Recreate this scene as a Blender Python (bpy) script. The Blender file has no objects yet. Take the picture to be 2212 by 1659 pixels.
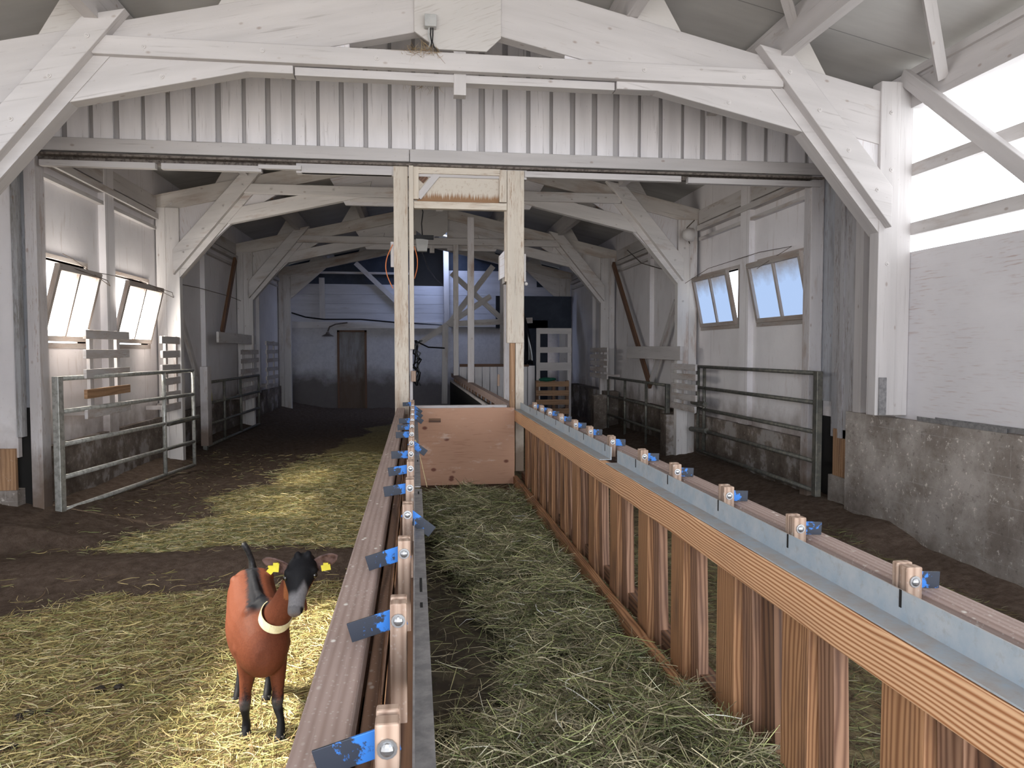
import bpy, bmesh, math, random
import numpy as np
from mathutils import Vector, Matrix
random.seed(7); np.random.seed(7)
sc = bpy.context.scene; col = sc.collection

# ------------------------------------------------------------------ camera
FPX, CX, CY, EYE = 1600., 1106., 829.5, 1.65
PHI = math.atan(72.5/FPX); PSI = math.atan(210/FPX*math.cos(PHI))
cd = bpy.data.cameras.new('camera'); cam = bpy.data.objects.new('camera', cd); col.objects.link(cam)
cd.sensor_width = 36; cd.lens = FPX*36/2212; cd.clip_start = .05; cd.clip_end = 300
cam.location = (0, 0, EYE); cam.rotation_euler = (math.pi/2-PHI, 0, -PSI); sc.camera = cam
_F = Vector((math.sin(PSI)*math.cos(PHI), math.cos(PSI)*math.cos(PHI), -math.sin(PHI)))
_R = Vector((math.cos(PSI), -math.sin(PSI), 0)); _U = _R.cross(_F)
def at(px, py, X=None, Y=None, Z=None):
    """survey helper: the point of the plane X=, Y= or Z= (metres) that was measured at this pixel"""
    d = _F+_R*((px-CX)/FPX)-_U*((py-CY)/FPX)
    t = X/d.x if X is not None else (Y/d.y if Y is not None else (Z-EYE)/d.z)
    return Vector((0, 0, EYE))+d*t

# ------------------------------------------------------------------ light
sc.view_settings.view_transform = 'Standard'; sc.view_settings.look = 'None'
sc.view_settings.gamma = 1; sc.view_settings.use_curve_mapping = False
sc.view_settings.exposure = 0.30
w = bpy.data.worlds.new('sky'); sc.world = w; w.use_nodes = True
bgn = w.node_tree.nodes['Background']; bgn.inputs[0].default_value = (.80, .88, 1, 1); bgn.inputs[1].default_value = 3.8
sd = bpy.data.lights.new('sun', 'SUN'); sun = bpy.data.objects.new('sun', sd); col.objects.link(sun)
sd.energy = 13; sd.angle = math.radians(5); sd.color = (1, .93, .8)
sun.rotation_euler = Vector((1, .04, -1.04)).to_track_quat('-Z', 'Y').to_euler()
def area(name, loc, d, sx, sy, e, c):
    l = bpy.data.lights.new(name, 'AREA'); o = bpy.data.objects.new(name, l); col.objects.link(o)
    l.shape = 'RECTANGLE'; l.size = sx; l.size_y = sy; l.energy = e; l.color = c
    o.location = loc; o.rotation_euler = Vector(d).to_track_quat('-Z', 'Y').to_euler(); return o
# daylight through the open front of the barn behind the photographer, and through the roof light over the far bay
area('open_front_daylight', (.35, -2.6, 1.5), (0, 1, .2), 6.6, 2.6, 175, (1, .975, .975))
area('roof_light_daylight', (.75, 19.5, 4.45), (-.15, .1, -1), .9, .5, 30, (.45, .58, 1))
sc.cycles.max_bounces = 7; sc.cycles.diffuse_bounces = 5; sc.cycles.glossy_bounces = 3
sc.cycles.transparent_max_bounces = 8; sc.cycles.caustics_reflective = False; sc.cycles.caustics_refractive = False
sc.cycles.sample_clamp_indirect = 6; sc.cycles.use_denoising = True

# ------------------------------------------------------------------ node helpers
class NT:
    def __init__(s, name):
        s.m = bpy.data.materials.new(name); s.m.use_nodes = True; s.t = s.m.node_tree
        s.n = s.t.nodes; s.b = s.n['Principled BSDF']; s.out = s.n['Material Output']
    def new(s, t, **k):
        x = s.n.new(t)
        for a, v in k.items(): setattr(x, a, v)
        return x
    def link(s, a, b): s.t.links.new(a, b)
    def inp(s, sock, v):
        if hasattr(v, 'is_output'): s.link(v, sock)
        else:
            if isinstance(v, (tuple, list)) and len(v) == 3 and sock.type == 'RGBA': v = (*v, 1)
            sock.default_value = v
    def math(s, op, a, b=0., c=None, clamp=False):
        x = s.new('ShaderNodeMath', operation=op); x.use_clamp = clamp
        s.inp(x.inputs[0], a); s.inp(x.inputs[1], b)
        if c is not None: s.inp(x.inputs[2], c)
        return x.outputs[0]
    def mix(s, f, a, b, mode='MIX'):
        x = s.new('ShaderNodeMix', data_type='RGBA', blend_type=mode)
        s.inp(x.inputs[0], f); s.inp(x.inputs[6], a); s.inp(x.inputs[7], b); return x.outputs[2]
    def ramp(s, v, lo, hi):
        x = s.new('ShaderNodeMapRange'); x.clamp = True
        s.inp(x.inputs[0], v); x.inputs[1].default_value = lo; x.inputs[2].default_value = hi; return x.outputs[0]
    def vec(s, x, y, z):
        c = s.new('ShaderNodeCombineXYZ'); s.inp(c.inputs[0], x); s.inp(c.inputs[1], y); s.inp(c.inputs[2], z); return c.outputs[0]
    def uv(s):
        u = s.new('ShaderNodeUVMap', uv_map='UVMap'); x = s.new('ShaderNodeSeparateXYZ'); s.link(u.outputs[0], x.inputs[0])
        return x.outputs[0], x.outputs[1]
    def pos(s):
        g = s.new('ShaderNodeNewGeometry'); x = s.new('ShaderNodeSeparateXYZ'); s.link(g.outputs['Position'], x.inputs[0])
        return g.outputs['Position'], x.outputs[0], x.outputs[1], x.outputs[2]
    def noise(s, v, scale=1., detail=3., rough=.55, dist=0.):
        x = s.new('ShaderNodeTexNoise'); s.inp(x.inputs['Vector'], v); x.inputs['Scale'].default_value = scale
        x.inputs['Detail'].default_value = detail; x.inputs['Roughness'].default_value = rough; x.inputs['Distortion'].default_value = dist
        return x.outputs['Fac']
    def voro(s, v, scale=1.):
        x = s.new('ShaderNodeTexVoronoi'); s.inp(x.inputs['Vector'], v); x.inputs['Scale'].default_value = scale; return x.outputs['Distance']
    def bump(s, h, strength=.3, dist=.01):
        x = s.new('ShaderNodeBump'); x.inputs['Strength'].default_value = strength; x.inputs['Distance'].default_value = dist
        s.link(h, x.inputs['Height']); s.link(x.outputs[0], s.b.inputs['Normal'])
    def fin(s, c, rough=.7, metal=0., spec=.3):
        s.inp(s.b.inputs['Base Color'], c); s.inp(s.b.inputs['Roughness'], rough); s.inp(s.b.inputs['Metallic'], metal)
        s.b.inputs['Specular IOR Level'].default_value = spec; return s.m

def painted_wood(name, base=(.63, .59, .575), stain=(.30, .20, .13), stain_lo=.60, stain_hi=.78, crack=.5, chips=.0, low=0., knots=True, edge=.0):
    """whitewashed timber: grain cracks, knots, brown runs, worn patches; low = grime below ~1.1 m"""
    k = NT(name); u, v = k.uv()
    g1 = k.noise(k.vec(k.math('MULTIPLY', u, 1.6), k.math('MULTIPLY', v, 42), 0), 1., 4, .6)
    g2 = k.noise(k.vec(k.math('MULTIPLY', u, .9), k.math('MULTIPLY', v, 7), 3), 1., 3, .5)
    fine = k.noise(k.vec(k.math('MULTIPLY', u, 30), k.math('MULTIPLY', v, 60), 0), 1., 2, .6)
    c = k.mix(k.ramp(g2, .3, .7), tuple(x*.87 for x in base), tuple(min(1, x*1.06) for x in base))
    c = k.mix(k.math('MULTIPLY', k.ramp(g1, .60, .74), crack), c, (.16, .13, .115))
    c = k.mix(k.math('MULTIPLY', k.ramp(g1, .2, .42), -.12), c, base)
    st = k.noise(k.vec(k.math('MULTIPLY', u, 1.1), k.math('MULTIPLY', v, 5), 11), 1., 5, .65)
    c = k.mix(k.math('MULTIPLY', k.ramp(st, stain_lo, stain_hi), .75), c, stain)
    if chips:
        ch = k.noise(k.vec(k.math('MULTIPLY', u, 9), k.math('MULTIPLY', v, 75), 5), 1., 5, .75)
        gt = k.noise(k.vec(k.math('MULTIPLY', u, 1.3), k.math('MULTIPLY', v, 9), 8), 1., 3, .6)
        c = k.mix(k.math('MULTIPLY', k.math('MULTIPLY', k.ramp(ch, .60-.14*chips, .68-.1*chips), k.ramp(gt, .42, .62)), .85), c, tuple(x*.9 for x in stain))
    if knots:
        d = k.voro(k.vec(k.math('MULTIPLY', u, 4.2), k.math('MULTIPLY', v, 7.5), 1.5), 1.)
        c = k.mix(k.math('MULTIPLY', k.math('SUBTRACT', 1, k.ramp(d, .045, .10)), .55), c, (.25, .17, .13))
    c = k.mix(k.math('MULTIPLY', k.ramp(fine, .68, .76), .35), c, (.3, .25, .22))
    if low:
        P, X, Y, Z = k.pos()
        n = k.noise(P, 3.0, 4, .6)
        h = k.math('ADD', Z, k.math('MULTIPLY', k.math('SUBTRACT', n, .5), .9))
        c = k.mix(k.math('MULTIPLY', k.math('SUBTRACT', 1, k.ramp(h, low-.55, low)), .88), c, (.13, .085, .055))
    k.bump(g1, .35, .004)
    return k.fin(c, .75)

def fir(name, a, b, dark=.0, droppings=0., wave=62., z=0., wobble=26):
    """bare softwood with clear growth rings"""
    k = NT(name); u, v = k.uv()
    wob = k.noise(k.vec(k.math('MULTIPLY', u, .8), k.math('MULTIPLY', v, 5), z), 1., 3, .45)
    ph = k.math('ADD', k.math('MULTIPLY', v, wave*2*math.pi), k.math('MULTIPLY', wob, wobble))
    s = k.math('MULTIPLY_ADD', k.math('SINE', ph), .5, .5)
    s = k.math('POWER', s, 1.6)
    fine = k.noise(k.vec(k.math('MULTIPLY', u, 4), k.math('MULTIPLY', v, 220), 0), 1., 3, .6)
    c = k.mix(s, b, a); c = k.mix(k.math('MULTIPLY', k.ramp(fine, .55, .8), .3), c, tuple(x*.4 for x in a))
    blot = k.noise(k.vec(k.math('MULTIPLY', u, 2), k.math('MULTIPLY', v, 9), 7), 1., 4, .6)
    c = k.mix(k.math('MULTIPLY', k.ramp(blot, .5, .75), dark), c, (.09, .055, .045))
    if droppings:
        d = k.voro(k.vec(k.math('MULTIPLY', u, 28), k.math('MULTIPLY', v, 42), 0), 1.)
        gate = k.noise(k.vec(k.math('MULTIPLY', u, 7), k.math('MULTIPLY', v, 14), 2), 1., 2, .5)
        f = k.math('MULTIPLY', k.math('SUBTRACT', 1, k.ramp(d, .12, .24)), k.ramp(gate, .50, .60))
        c = k.mix(k.math('MULTIPLY', f, droppings), c, (.72, .68, .62))
        sp = k.voro(k.vec(k.math('MULTIPLY', u, 90), k.math('MULTIPLY', v, 110), 0), 1.)
        c = k.mix(k.math('MULTIPLY', k.math('SUBTRACT', 1, k.ramp(sp, .14, .26)), droppings*.35), c, (.6, .56, .52))
    k.bump(s, .2, .002)
    return k.fin(c, .62)

def flat(name, c, rough=.6, metal=0., var=.15, scale=8., c2=None, lo=.45, hi=.6, bump=0., spec=.4):
    k = NT(name); P, X, Y, Z = k.pos()
    n = k.noise(P, scale, 5, .65)
    cc = k.mix(k.ramp(n, lo, hi), c, c2 if c2 else tuple(x*(1-var) for x in c))
    if bump: k.bump(n, bump, .01)
    return k.fin(cc, rough, metal, spec)

M = {}
M['dirty_beam'] = painted_wood('rust_stained_beam', (.62, .58, .54), (.33, .22, .15), .48, .68, crack=.55)
M['white'] = painted_wood('whitewashed_beam', (.57, .54, .53), stain_lo=.66, stain_hi=.85, crack=.4)
M['white2'] = painted_wood('whitewashed_old_beam', (.62, .59, .575), stain_lo=.54, stain_hi=.74, crack=.6)
M['white_mid'] = painted_wood('whitewashed_mid_beam', (.70, .67, .65), (.34, .20, .13), .56, .72, crack=.5)
M['siding'] = painted_wood('weathered_white_siding', (.84, .81, .82), stain_lo=.7, stain_hi=.9, crack=.6, knots=False)
M['siding_back'] = painted_wood('weathered_grey_siding', (.52, .50, .505), stain_lo=.7, stain_hi=.9, crack=.9, knots=False)
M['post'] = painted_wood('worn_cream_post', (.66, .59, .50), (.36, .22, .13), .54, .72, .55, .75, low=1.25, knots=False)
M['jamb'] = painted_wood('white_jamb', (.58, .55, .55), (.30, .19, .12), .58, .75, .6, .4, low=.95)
def smooth_wall():
    k = NT('whitewashed_panel_wall'); P, X, Y, Z = k.pos()
    n = k.noise(P, 1.6, 5, .6); n2 = k.noise(P, 26, 4, .7); n3 = k.noise(k.vec(k.math('MULTIPLY', X, 9), k.math('MULTIPLY', Y, 9), k.math('MULTIPLY', Z, 1.6)), 1., 4, .6)
    c = k.mix(k.ramp(n, .3, .7), (.74, .71, .715), (.84, .81, .815))
    c = k.mix(k.math('MULTIPLY', k.ramp(n3, .60, .72), .4), c, (.42, .33, .27))
    c = k.mix(k.math('MULTIPLY', k.ramp(n2, .64, .72), .35), c, (.35, .28, .25))
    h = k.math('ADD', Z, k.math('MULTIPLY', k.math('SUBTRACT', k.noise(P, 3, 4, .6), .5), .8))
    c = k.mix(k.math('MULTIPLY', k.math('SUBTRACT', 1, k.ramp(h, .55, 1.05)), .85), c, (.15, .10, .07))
    s_ = k.math('FRACT', k.math('MULTIPLY', Y, 1/1.22)); c = k.mix(k.math('MULTIPLY', k.math('SUBTRACT', 1, k.ramp(s_, 0, .008)), .6), c, (.15, .12, .11))
    k.bump(n2, .15, .004); return k.fin(c, .8)
M['wallboard'] = smooth_wall()
M['slat'] = painted_wood('white_slat', (.58, .55, .54), (.36, .24, .16), .5, .75, .5, .5, low=1.0)
M['sash'] = painted_wood('sash_paint', (.42, .38, .35), (.28, .18, .12), .45, .7, .5, .4, knots=False)
M['fir'] = fir('orange_fir', (.36, .14, .055), (.76, .48, .28), .2, wave=95, wobble=55)
M['slat_fir'] = fir('fir_slat', (.23, .105, .05), (.45, .245, .125), .85, wave=70, wobble=60)
M['slat_mid'] = fir('brown_slat', (.15, .075, .045), (.33, .19, .12), .8, wave=60, wobble=50)
M['slat_dark'] = fir('grimy_slat', (.09, .05, .035), (.22, .12, .07), .7, wave=40)
M['pink'] = fir('weathered_pink_board', (.30, .215, .185), (.38, .285, .25), .35, 1., wave=60, wobble=10)
M['block'] = fir('worn_block', (.27, .18, .13), (.40, .29, .22), .45, .4, wave=60, wobble=8)
M['brownrail'] = fir('brown_inner_rail', (.15, .085, .055), (.30, .18, .12), .6, .6, wave=35)
M['bare'] = fir('bare_brown_board', (.30, .17, .09), (.42, .25, .14), .5, .2, wave=25)
def galv_mat():
    k = NT('galvanised_angle'); P, X, Y, Z = k.pos(); n = k.noise(P, 14, 5, .65); n2 = k.noise(P, 40, 4, .7)
    c = k.mix(k.ramp(n, .35, .65), (.36, .43, .49), (.46, .50, .53)); c = k.mix(k.math('MULTIPLY', k.ramp(n2, .55, .7), .35), c, (.30, .27, .24))
    g_ = k.new('ShaderNodeNewGeometry'); x_ = k.new('ShaderNodeSeparateXYZ'); k.link(g_.outputs['True Normal'], x_.inputs[0])
    dust = k.math('MULTIPLY', k.ramp(x_.outputs[2], .6, .9), k.ramp(n, .25, .6))
    return k.fin(k.mix(k.math('MULTIPLY', dust, .8), c, (.34, .29, .25)), .5, .2)
M['galv'] = galv_mat()
M['galv_dull'] = flat('dull_angle', (.22, .215, .22), .5, .5, c2=(.33, .32, .32), scale=25, lo=.4, hi=.6)
M['pipe'] = flat('galvanised_pipe', (.46, .46, .43), .38, .35, c2=(.30, .30, .27), scale=20)
M['pipe_dark'] = flat('dirty_pipe', (.13, .13, .115), .5, .5, c2=(.2, .19, .16), scale=14)
def blue_mat():
    k = NT('chipped_blue_plate'); u, v = k.uv(); P, X, Y, Z = k.pos(); n = k.noise(P, 45, 5, .65)
    f = k.ramp(k.math('ADD', k.math('MULTIPLY', u, 5.5), k.math('MULTIPLY', n, 1.1)), .80, .86)
    return k.fin(k.mix(f, (.035, .17, .52), (.030, .036, .05)), .4, .15)
M['blue'] = blue_mat()
M['steel'] = flat('zinc_bolt', (.45, .46, .47), .35, .9)
M['black'] = flat('black_rubber', (.012, .012, .014), .4)
M['dark'] = flat('gap_shade', (.01, .009, .008), .9)  # near-black for painted shade in pockets and loft hole; also netting and slots
M['darknavy'] = flat('dark_blue_sheet', (.018, .028, .05), .6, c2=(.03, .04, .065), scale=3)
M['yellow'] = flat('yellow_plastic', (.62, .52, .03), .4)
M['yellowdirty'] = flat('yellow_tub', (.38, .34, .02), .5, c2=(.2, .17, .03), scale=9)
M['green'] = flat('green_cloth', (.01, .11, .07), .8)
M['orange'] = flat('orange_cord', (.65, .2, .07), .6)
M['bluepl'] = flat('blue_bottle', (.02, .1, .28), .5)
M['wire'] = flat('rusty_wire', (.16, .13, .11), .6, .5)
M['greybox'] = flat('grey_box', (.46, .46, .45), .5)
M['floor_conc'] = flat('feed_alley_floor', (.05, .04, .03), .9, c2=(.10, .085, .055), scale=9)

def roof_mat():
    k = NT('roof_sheet'); P, X, Y, Z = k.pos()
    n = k.noise(k.vec(k.math('MULTIPLY', X, .8), k.math('MULTIPLY', Y, 3), 0), 1., 4, .6)
    c = k.mix(k.ramp(n, .3, .7), (.44, .43, .415), (.56, .55, .53))
    s = k.math('FRACT', k.math('MULTIPLY', Y, 1/1.1)); c = k.mix(k.math('SUBTRACT', 1, k.ramp(s, 0, .012)), c, (.12, .12, .12))
    return k.fin(c, .6)
M['roof'] = roof_mat()

def concrete(name, c1, c2, mortar=True, lowdark=.5, white=0.):
    k = NT(name); u, v = k.uv(); P, X, Y, Z = k.pos()
    n = k.noise(P, 2.6, 6, .65); n2 = k.noise(P, 22, 4, .7)
    c = k.mix(k.ramp(n, .38, .62), c1, c2)
    c = k.mix(k.math('MULTIPLY', k.ramp(n2, .60, .68), .6), c, tuple(min(1, x*2.0) for x in c2))
    c = k.mix(k.math('MULTIPLY', k.ramp(n2, .42, .30), .5), c, tuple(x*.4 for x in c1))
    if mortar:
        b = k.new('ShaderNodeTexBrick'); k.link(k.vec(u, v, 0), b.inputs['Vector'])
        b.inputs['Scale'].default_value = 1; b.inputs['Brick Width'].default_value = .42; b.inputs['Row Height'].default_value = .2
        b.inputs['Mortar Size'].default_value = .004; b.inputs['Mortar Smooth'].default_value = .3
        gate = k.ramp(k.noise(P, 5, 3, .6), .38, .55)
        c = k.mix(k.math('MULTIPLY', b.outputs['Fac'], k.math('MULTIPLY', gate, .55)), c, (.42, .39, .36))
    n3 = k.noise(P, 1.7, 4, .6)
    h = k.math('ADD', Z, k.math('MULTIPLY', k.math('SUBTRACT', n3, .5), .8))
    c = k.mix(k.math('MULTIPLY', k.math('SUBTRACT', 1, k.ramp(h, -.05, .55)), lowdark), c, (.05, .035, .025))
    if white:
        c = k.mix(k.math('MULTIPLY', k.ramp(n, .55, .62), white), c, (.42, .40, .39))
    k.bump(n2, .4, .008)
    return k.fin(c, .85, spec=.2)
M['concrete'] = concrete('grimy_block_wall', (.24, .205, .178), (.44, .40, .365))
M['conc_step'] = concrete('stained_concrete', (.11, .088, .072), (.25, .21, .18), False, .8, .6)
M['backwall'] = None
def backwall():
    k = NT('limewashed_back_wall'); P, X, Y, Z = k.pos()
    n = k.noise(P, 1.4, 5, .65); n2 = k.noise(P, 9, 4, .7)
    c = k.mix(k.ramp(n2, .3, .7), (.50, .49, .52), (.62, .61, .63))
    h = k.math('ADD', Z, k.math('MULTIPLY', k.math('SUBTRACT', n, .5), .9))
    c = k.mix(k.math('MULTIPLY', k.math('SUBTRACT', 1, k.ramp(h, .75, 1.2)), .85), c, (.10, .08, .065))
    c = k.mix(k.math('MULTIPLY', k.ramp(n2, .66, .74), .6), c, (.2, .16, .13))
    return k.fin(c, .85)
M['backwall'] = backwall()

def plywood(name, base, streak, knots=0., smear=0.):
    k = NT(name); u, v = k.uv()
    g = k.noise(k.vec(k.math('MULTIPLY', u, 5), k.math('MULTIPLY', v, 70), 0), 1., 3, .6, .4)
    wv = k.noise(k.vec(k.math('MULTIPLY', u, 1.2), k.math('MULTIPLY', v, 2.2), 4), 1., 4, .6)
    m = k.math('MULTIPLY', k.ramp(g, .55, .68), k.ramp(wv, .42, .58))
    c = k.mix(k.ramp(wv, .3, .7), base, tuple(x*.88 for x in base))
    c = k.mix(k.math('MULTIPLY', m, .55), c, streak)
    if knots:
        d = k.voro(k.vec(k.math('MULTIPLY', u, 5.5), k.math('MULTIPLY', v, 8), 0), 1.)
        c = k.mix(k.math('MULTIPLY', k.math('SUBTRACT', 1, k.ramp(d, .09, .17)), knots), c, (.14, .045, .03))
    if smear:
        q = k.noise(k.vec(k.math('MULTIPLY', u, 3), k.math('MULTIPLY', v, 9), 9), 1., 5, .7)
        c = k.mix(k.math('MULTIPLY', k.ramp(q, .58, .70), smear), c, (.70, .56, .48))
    k.bump(g, .2, .003)
    return k.fin(c, .7)
M['plywhite'] = plywood('whitewashed_plywood', (.74, .715, .725), (.42, .27, .22))
M['plyorange'] = plywood('reddish_plywood', (.52, .30, .20), (.27, .12, .07), .9, .6)
M['plygusset'] = plywood('gusset_plywood', (.60, .57, .545), (.33, .28, .25))

def dripboard():
    k = NT('stained_drip_board'); u, v = k.uv()
    d = k.noise(k.vec(k.math('MULTIPLY', u, 60), k.math('MULTIPLY', v, 3), 0), 1., 3, .5)
    h = k.math('ADD', v, k.math('MULTIPLY', k.math('SUBTRACT', d, .5), .16))
    c = k.mix(k.ramp(h, .09, .05), (.62, .56, .48), (.30, .17, .09))
    n = k.noise(k.vec(k.math('MULTIPLY', u, 30), k.math('MULTIPLY', v, 30), 0), 1., 4, .7)
    c = k.mix(k.math('MULTIPLY', k.ramp(n, .55, .7), .5), c, (.36, .24, .16))
    return k.fin(c, .7)
M['drip'] = dripboard()

def ground_mat():
    k = NT('barn_floor'); P, X, Y, Z = k.pos()
    a = k.new('ShaderNodeAttribute', attribute_name='litter').outputs['Fac']
    n = k.noise(P, 14, 6, .7); n2 = k.noise(P, 60, 4, .7)
    soil = k.mix(k.ramp(n, .35, .65), (.085, .060, .045), (.165, .122, .094))
    litter = k.mix(k.ramp(n, .32, .62), (.16, .12, .055), (.36, .30, .15))
    litter = k.mix(k.ramp(n2, .5, .7), litter, (.40, .35, .19))
    f = k.ramp(k.math('ADD', a, k.math('MULTIPLY', k.math('SUBTRACT', n, .5), .7)), .3, .6)
    c = k.mix(f, soil, litter); k.bump(n2, .8, .02)
    return k.fin(c, .95, spec=.1)
M['ground'] = ground_mat()
def blade_mat(name, rough=.6):
    k = NT(name); a = k.new('ShaderNodeAttribute', attribute_name='tint').outputs['Color']
    return k.fin(a, rough, spec=.25)
M['straw'] = blade_mat('straw'); M['hay'] = blade_mat('hay')
def coat_mat():
    k = NT('goat_coat'); a = k.new('ShaderNodeAttribute', attribute_name='coat').outputs['Color']
    tc = k.new('ShaderNodeTexCoord').outputs['Object']
    n = k.noise(k.math('MULTIPLY', 1., 1.) if False else tc, 120, 4, .7); c = k.mix(k.ramp(n, .3, .7), a, k.mix(.5, a, k.mix(.5, a, (0, 0, 0))))
    k.bump(n, .35, .003); return k.fin(c, .60, spec=.15)
M['coat'] = coat_mat()
def glow(name, c, s, thru=0.):
    k = NT(name); e = k.new('ShaderNodeEmission'); k.inp(e.inputs[0], c)
    e.inputs[1].default_value = s
    if thru:
        tr = k.new('ShaderNodeBsdfTransparent'); tr.inputs[0].default_value = (1, .97, .9, 1)
        mx = k.new('ShaderNodeMixShader'); mx.inputs[0].default_value = thru
        k.link(e.outputs[0], mx.inputs[1]); k.link(tr.outputs[0], mx.inputs[2]); k.link(mx.outputs[0], k.out.inputs[0])
    else: k.link(e.outputs[0], k.out.inputs[0])
    return k.m
def pane_mat(name, c, s, dirt, thru):
    k = NT(name); u, v = k.uv(); n = k.noise(k.vec(k.math('MULTIPLY', u, 4), k.math('MULTIPLY', v, 5), 0), 1., 4, .6)
    f = k.ramp(k.math('ADD', v, k.math('MULTIPLY', k.math('SUBTRACT', n, .5), .35)), .62, 1.0)
    e = k.new('ShaderNodeEmission'); k.inp(e.inputs[0], k.mix(f, c, dirt)); e.inputs[1].default_value = s
    if thru:
        tr = k.new('ShaderNodeBsdfTransparent'); tr.inputs[0].default_value = (1, .97, .9, 1)
        mx = k.new('ShaderNodeMixShader'); mx.inputs[0].default_value = thru
        k.link(e.outputs[0], mx.inputs[1]); k.link(tr.outputs[0], mx.inputs[2]); k.link(mx.outputs[0], k.out.inputs[0])
    else: k.link(e.outputs[0], k.out.inputs[0])
    return k.m
M['pane_left'] = pane_mat('sunlit_frosted_pane', (1, .95, .88), 26.0, (.06, .045, .035), .30)
M['pane_right'] = pane_mat('skylit_frosted_pane', (.46, .62, .93), .80, (.26, .25, .26), 0)
M['pane_high'] = glow('skylit_translucent_sheet', (.93, .96, 1), 2.6)

# ------------------------------------------------------------------ mesh builder
ORG = {}
class MB:
    def __init__(s): s.v = []; s.f = []; s.uv = []
    def quad(s, pts, uvs):
        i = len(s.v); s.v += [tuple(p) for p in pts]; s.f.append(tuple(range(i, i+len(pts)))); s.uv += [tuple(u) for u in uvs]
    def hexa(s, P, L, W, T):
        """P: 8 corners, index bits: length, width, thickness"""
        o = random.random()*40; q = random.random()*40
        i = len(s.v); s.v += [tuple(p) for p in P]
        def F(ids, us): s.f.append(tuple(i+a for a in ids)); s.uv.extend(us)
        # corner index = l + 2*w + 4*t
        F((0, 2, 3, 1), ((o, q), (o, q+W), (o+L, q+W), (o+L, q)))
        F((4, 5, 7, 6), ((o, q+W+T), (o+L, q+W+T), (o+L, q+2*W+T), (o, q+2*W+T)))
        F((0, 1, 5, 4), ((o, q+9), (o+L, q+9), (o+L, q+9+T), (o, q+9+T)))
        F((2, 6, 7, 3), ((o, q+11), (o, q+11+T), (o+L, q+11+T), (o+L, q+11)))
        F((0, 4, 6, 2), ((o, q+13), (o+T*.1, q+13), (o+T*.1, q+13+W), (o, q+13+W)))
        F((1, 3, 7, 5), ((o, q+15), (o, q+15+W), (o+T*.1, q+15+W), (o+T*.1, q+15)))
    def beam(s, p0, p1, wd, w, t, taper=1.):
        """a straight timber from p0 to p1; w measured along wd, t across"""
        p0 = Vector(p0); p1 = Vector(p1); d = (p1-p0); L = d.length; d /= L
        wd = Vector(wd); wd = (wd-d*wd.dot(d)).normalized(); td = d.cross(wd)
        P = []
        for b in range(8):
            c = p1 if b & 1 else p0; k = taper if b & 1 else 1.
            P.append(c+wd*(w*k/2*(1 if b & 2 else -1))+td*(t/2*(1 if b & 4 else -1)))
        s.hexa(P, L, w, t)
    def box(s, x0, x1, y0, y1, z0, z1):
        c = [(x0+x1)/2, (y0+y1)/2, (z0+z1)/2]; S = [abs(x1-x0), abs(y1-y0), abs(z1-z0)]
        a = S.index(max(S)); b = [i for i in range(3) if i != a]
        b.sort(key=lambda i: -S[i])
        P = []
        for k in range(8):
            p = c[:]
            p[a] += S[a]/2*(1 if k & 1 else -1); p[b[0]] += S[b[0]]/2*(1 if k & 2 else -1); p[b[1]] += S[b[1]]/2*(1 if k & 4 else -1)
            P.append(p)
        s.hexa(P, S[a], S[b[0]], S[b[1]])
    def plate(s, poly, th, ang=0.):
        """a flat panel: outline of 3-D points, thickness vector th; grain along the first edge turned by ang"""
        poly = [Vector(p) for p in poly]; th = Vector(th); n = th.normalized()
        a = (poly[1]-poly[0]).normalized()
        if ang: a.rotate(Matrix.Rotation(ang, 3, n))
        b = n.cross(a); o = random.random()*30
        U = [((p-poly[0]).dot(a)+o, (p-poly[0]).dot(b)+o) for p in poly]
        i = len(s.v); m = len(poly); s.v += [tuple(p) for p in poly]+[tuple(p+th) for p in poly]
        s.f.append(tuple(i+k for k in range(m))); s.uv += U
        s.f.append(tuple(i+m+k for k in reversed(range(m)))); s.uv += list(reversed(U))
        for k in range(m):
            j = (k+1) % m; L = (poly[j]-poly[k]).length; T = th.length
            s.f.append((i+k, i+m+k, i+m+j, i+j)); s.uv += [(o, o), (o, o+T), (o+L, o+T), (o+L, o)]
    def tube(s, pts, r, n=8, cap=True):
        pts = [Vector(p) for p in pts]; R = r if isinstance(r, (list, tuple)) else [r]*len(pts)
        i0 = len(s.v); L = 0; ref = Vector((0, 0, 1)); prevx = None; Ls = []
        for k, p in enumerate(pts):
            d = (pts[min(k+1, len(pts)-1)]-pts[max(k-1, 0)]).normalized()
            if prevx is None:
                x = d.cross(ref) if abs(d.dot(ref)) < .95 else d.cross(Vector((1, 0, 0)))
            else: x = prevx-d*prevx.dot(d)
            x.normalize(); y = d.cross(x); prevx = x
            if k: L += (p-pts[k-1]).length
            Ls.append(L)
            for a in range(n):
                t = 2*math.pi*a/n; s.v.append(tuple(p+(x*math.cos(t)+y*math.sin(t))*R[k]))
        for k in range(len(pts)-1):
            for a in range(n):
                b = (a+1) % n; q = i0+k*n
                s.f.append((q+a, q+b, q+n+b, q+n+a)); s.uv += [(Ls[k], a/n*.1), (Ls[k], (a+1)/n*.1), (Ls[k+1], (a+1)/n*.1), (Ls[k+1], a/n*.1)]
        if cap:
            s.f.append(tuple(i0+a for a in reversed(range(n)))); s.uv += [(0, 0)]*n
            q = i0+(len(pts)-1)*n; s.f.append(tuple(q+a for a in range(n))); s.uv += [(0, 0)]*n
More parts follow.
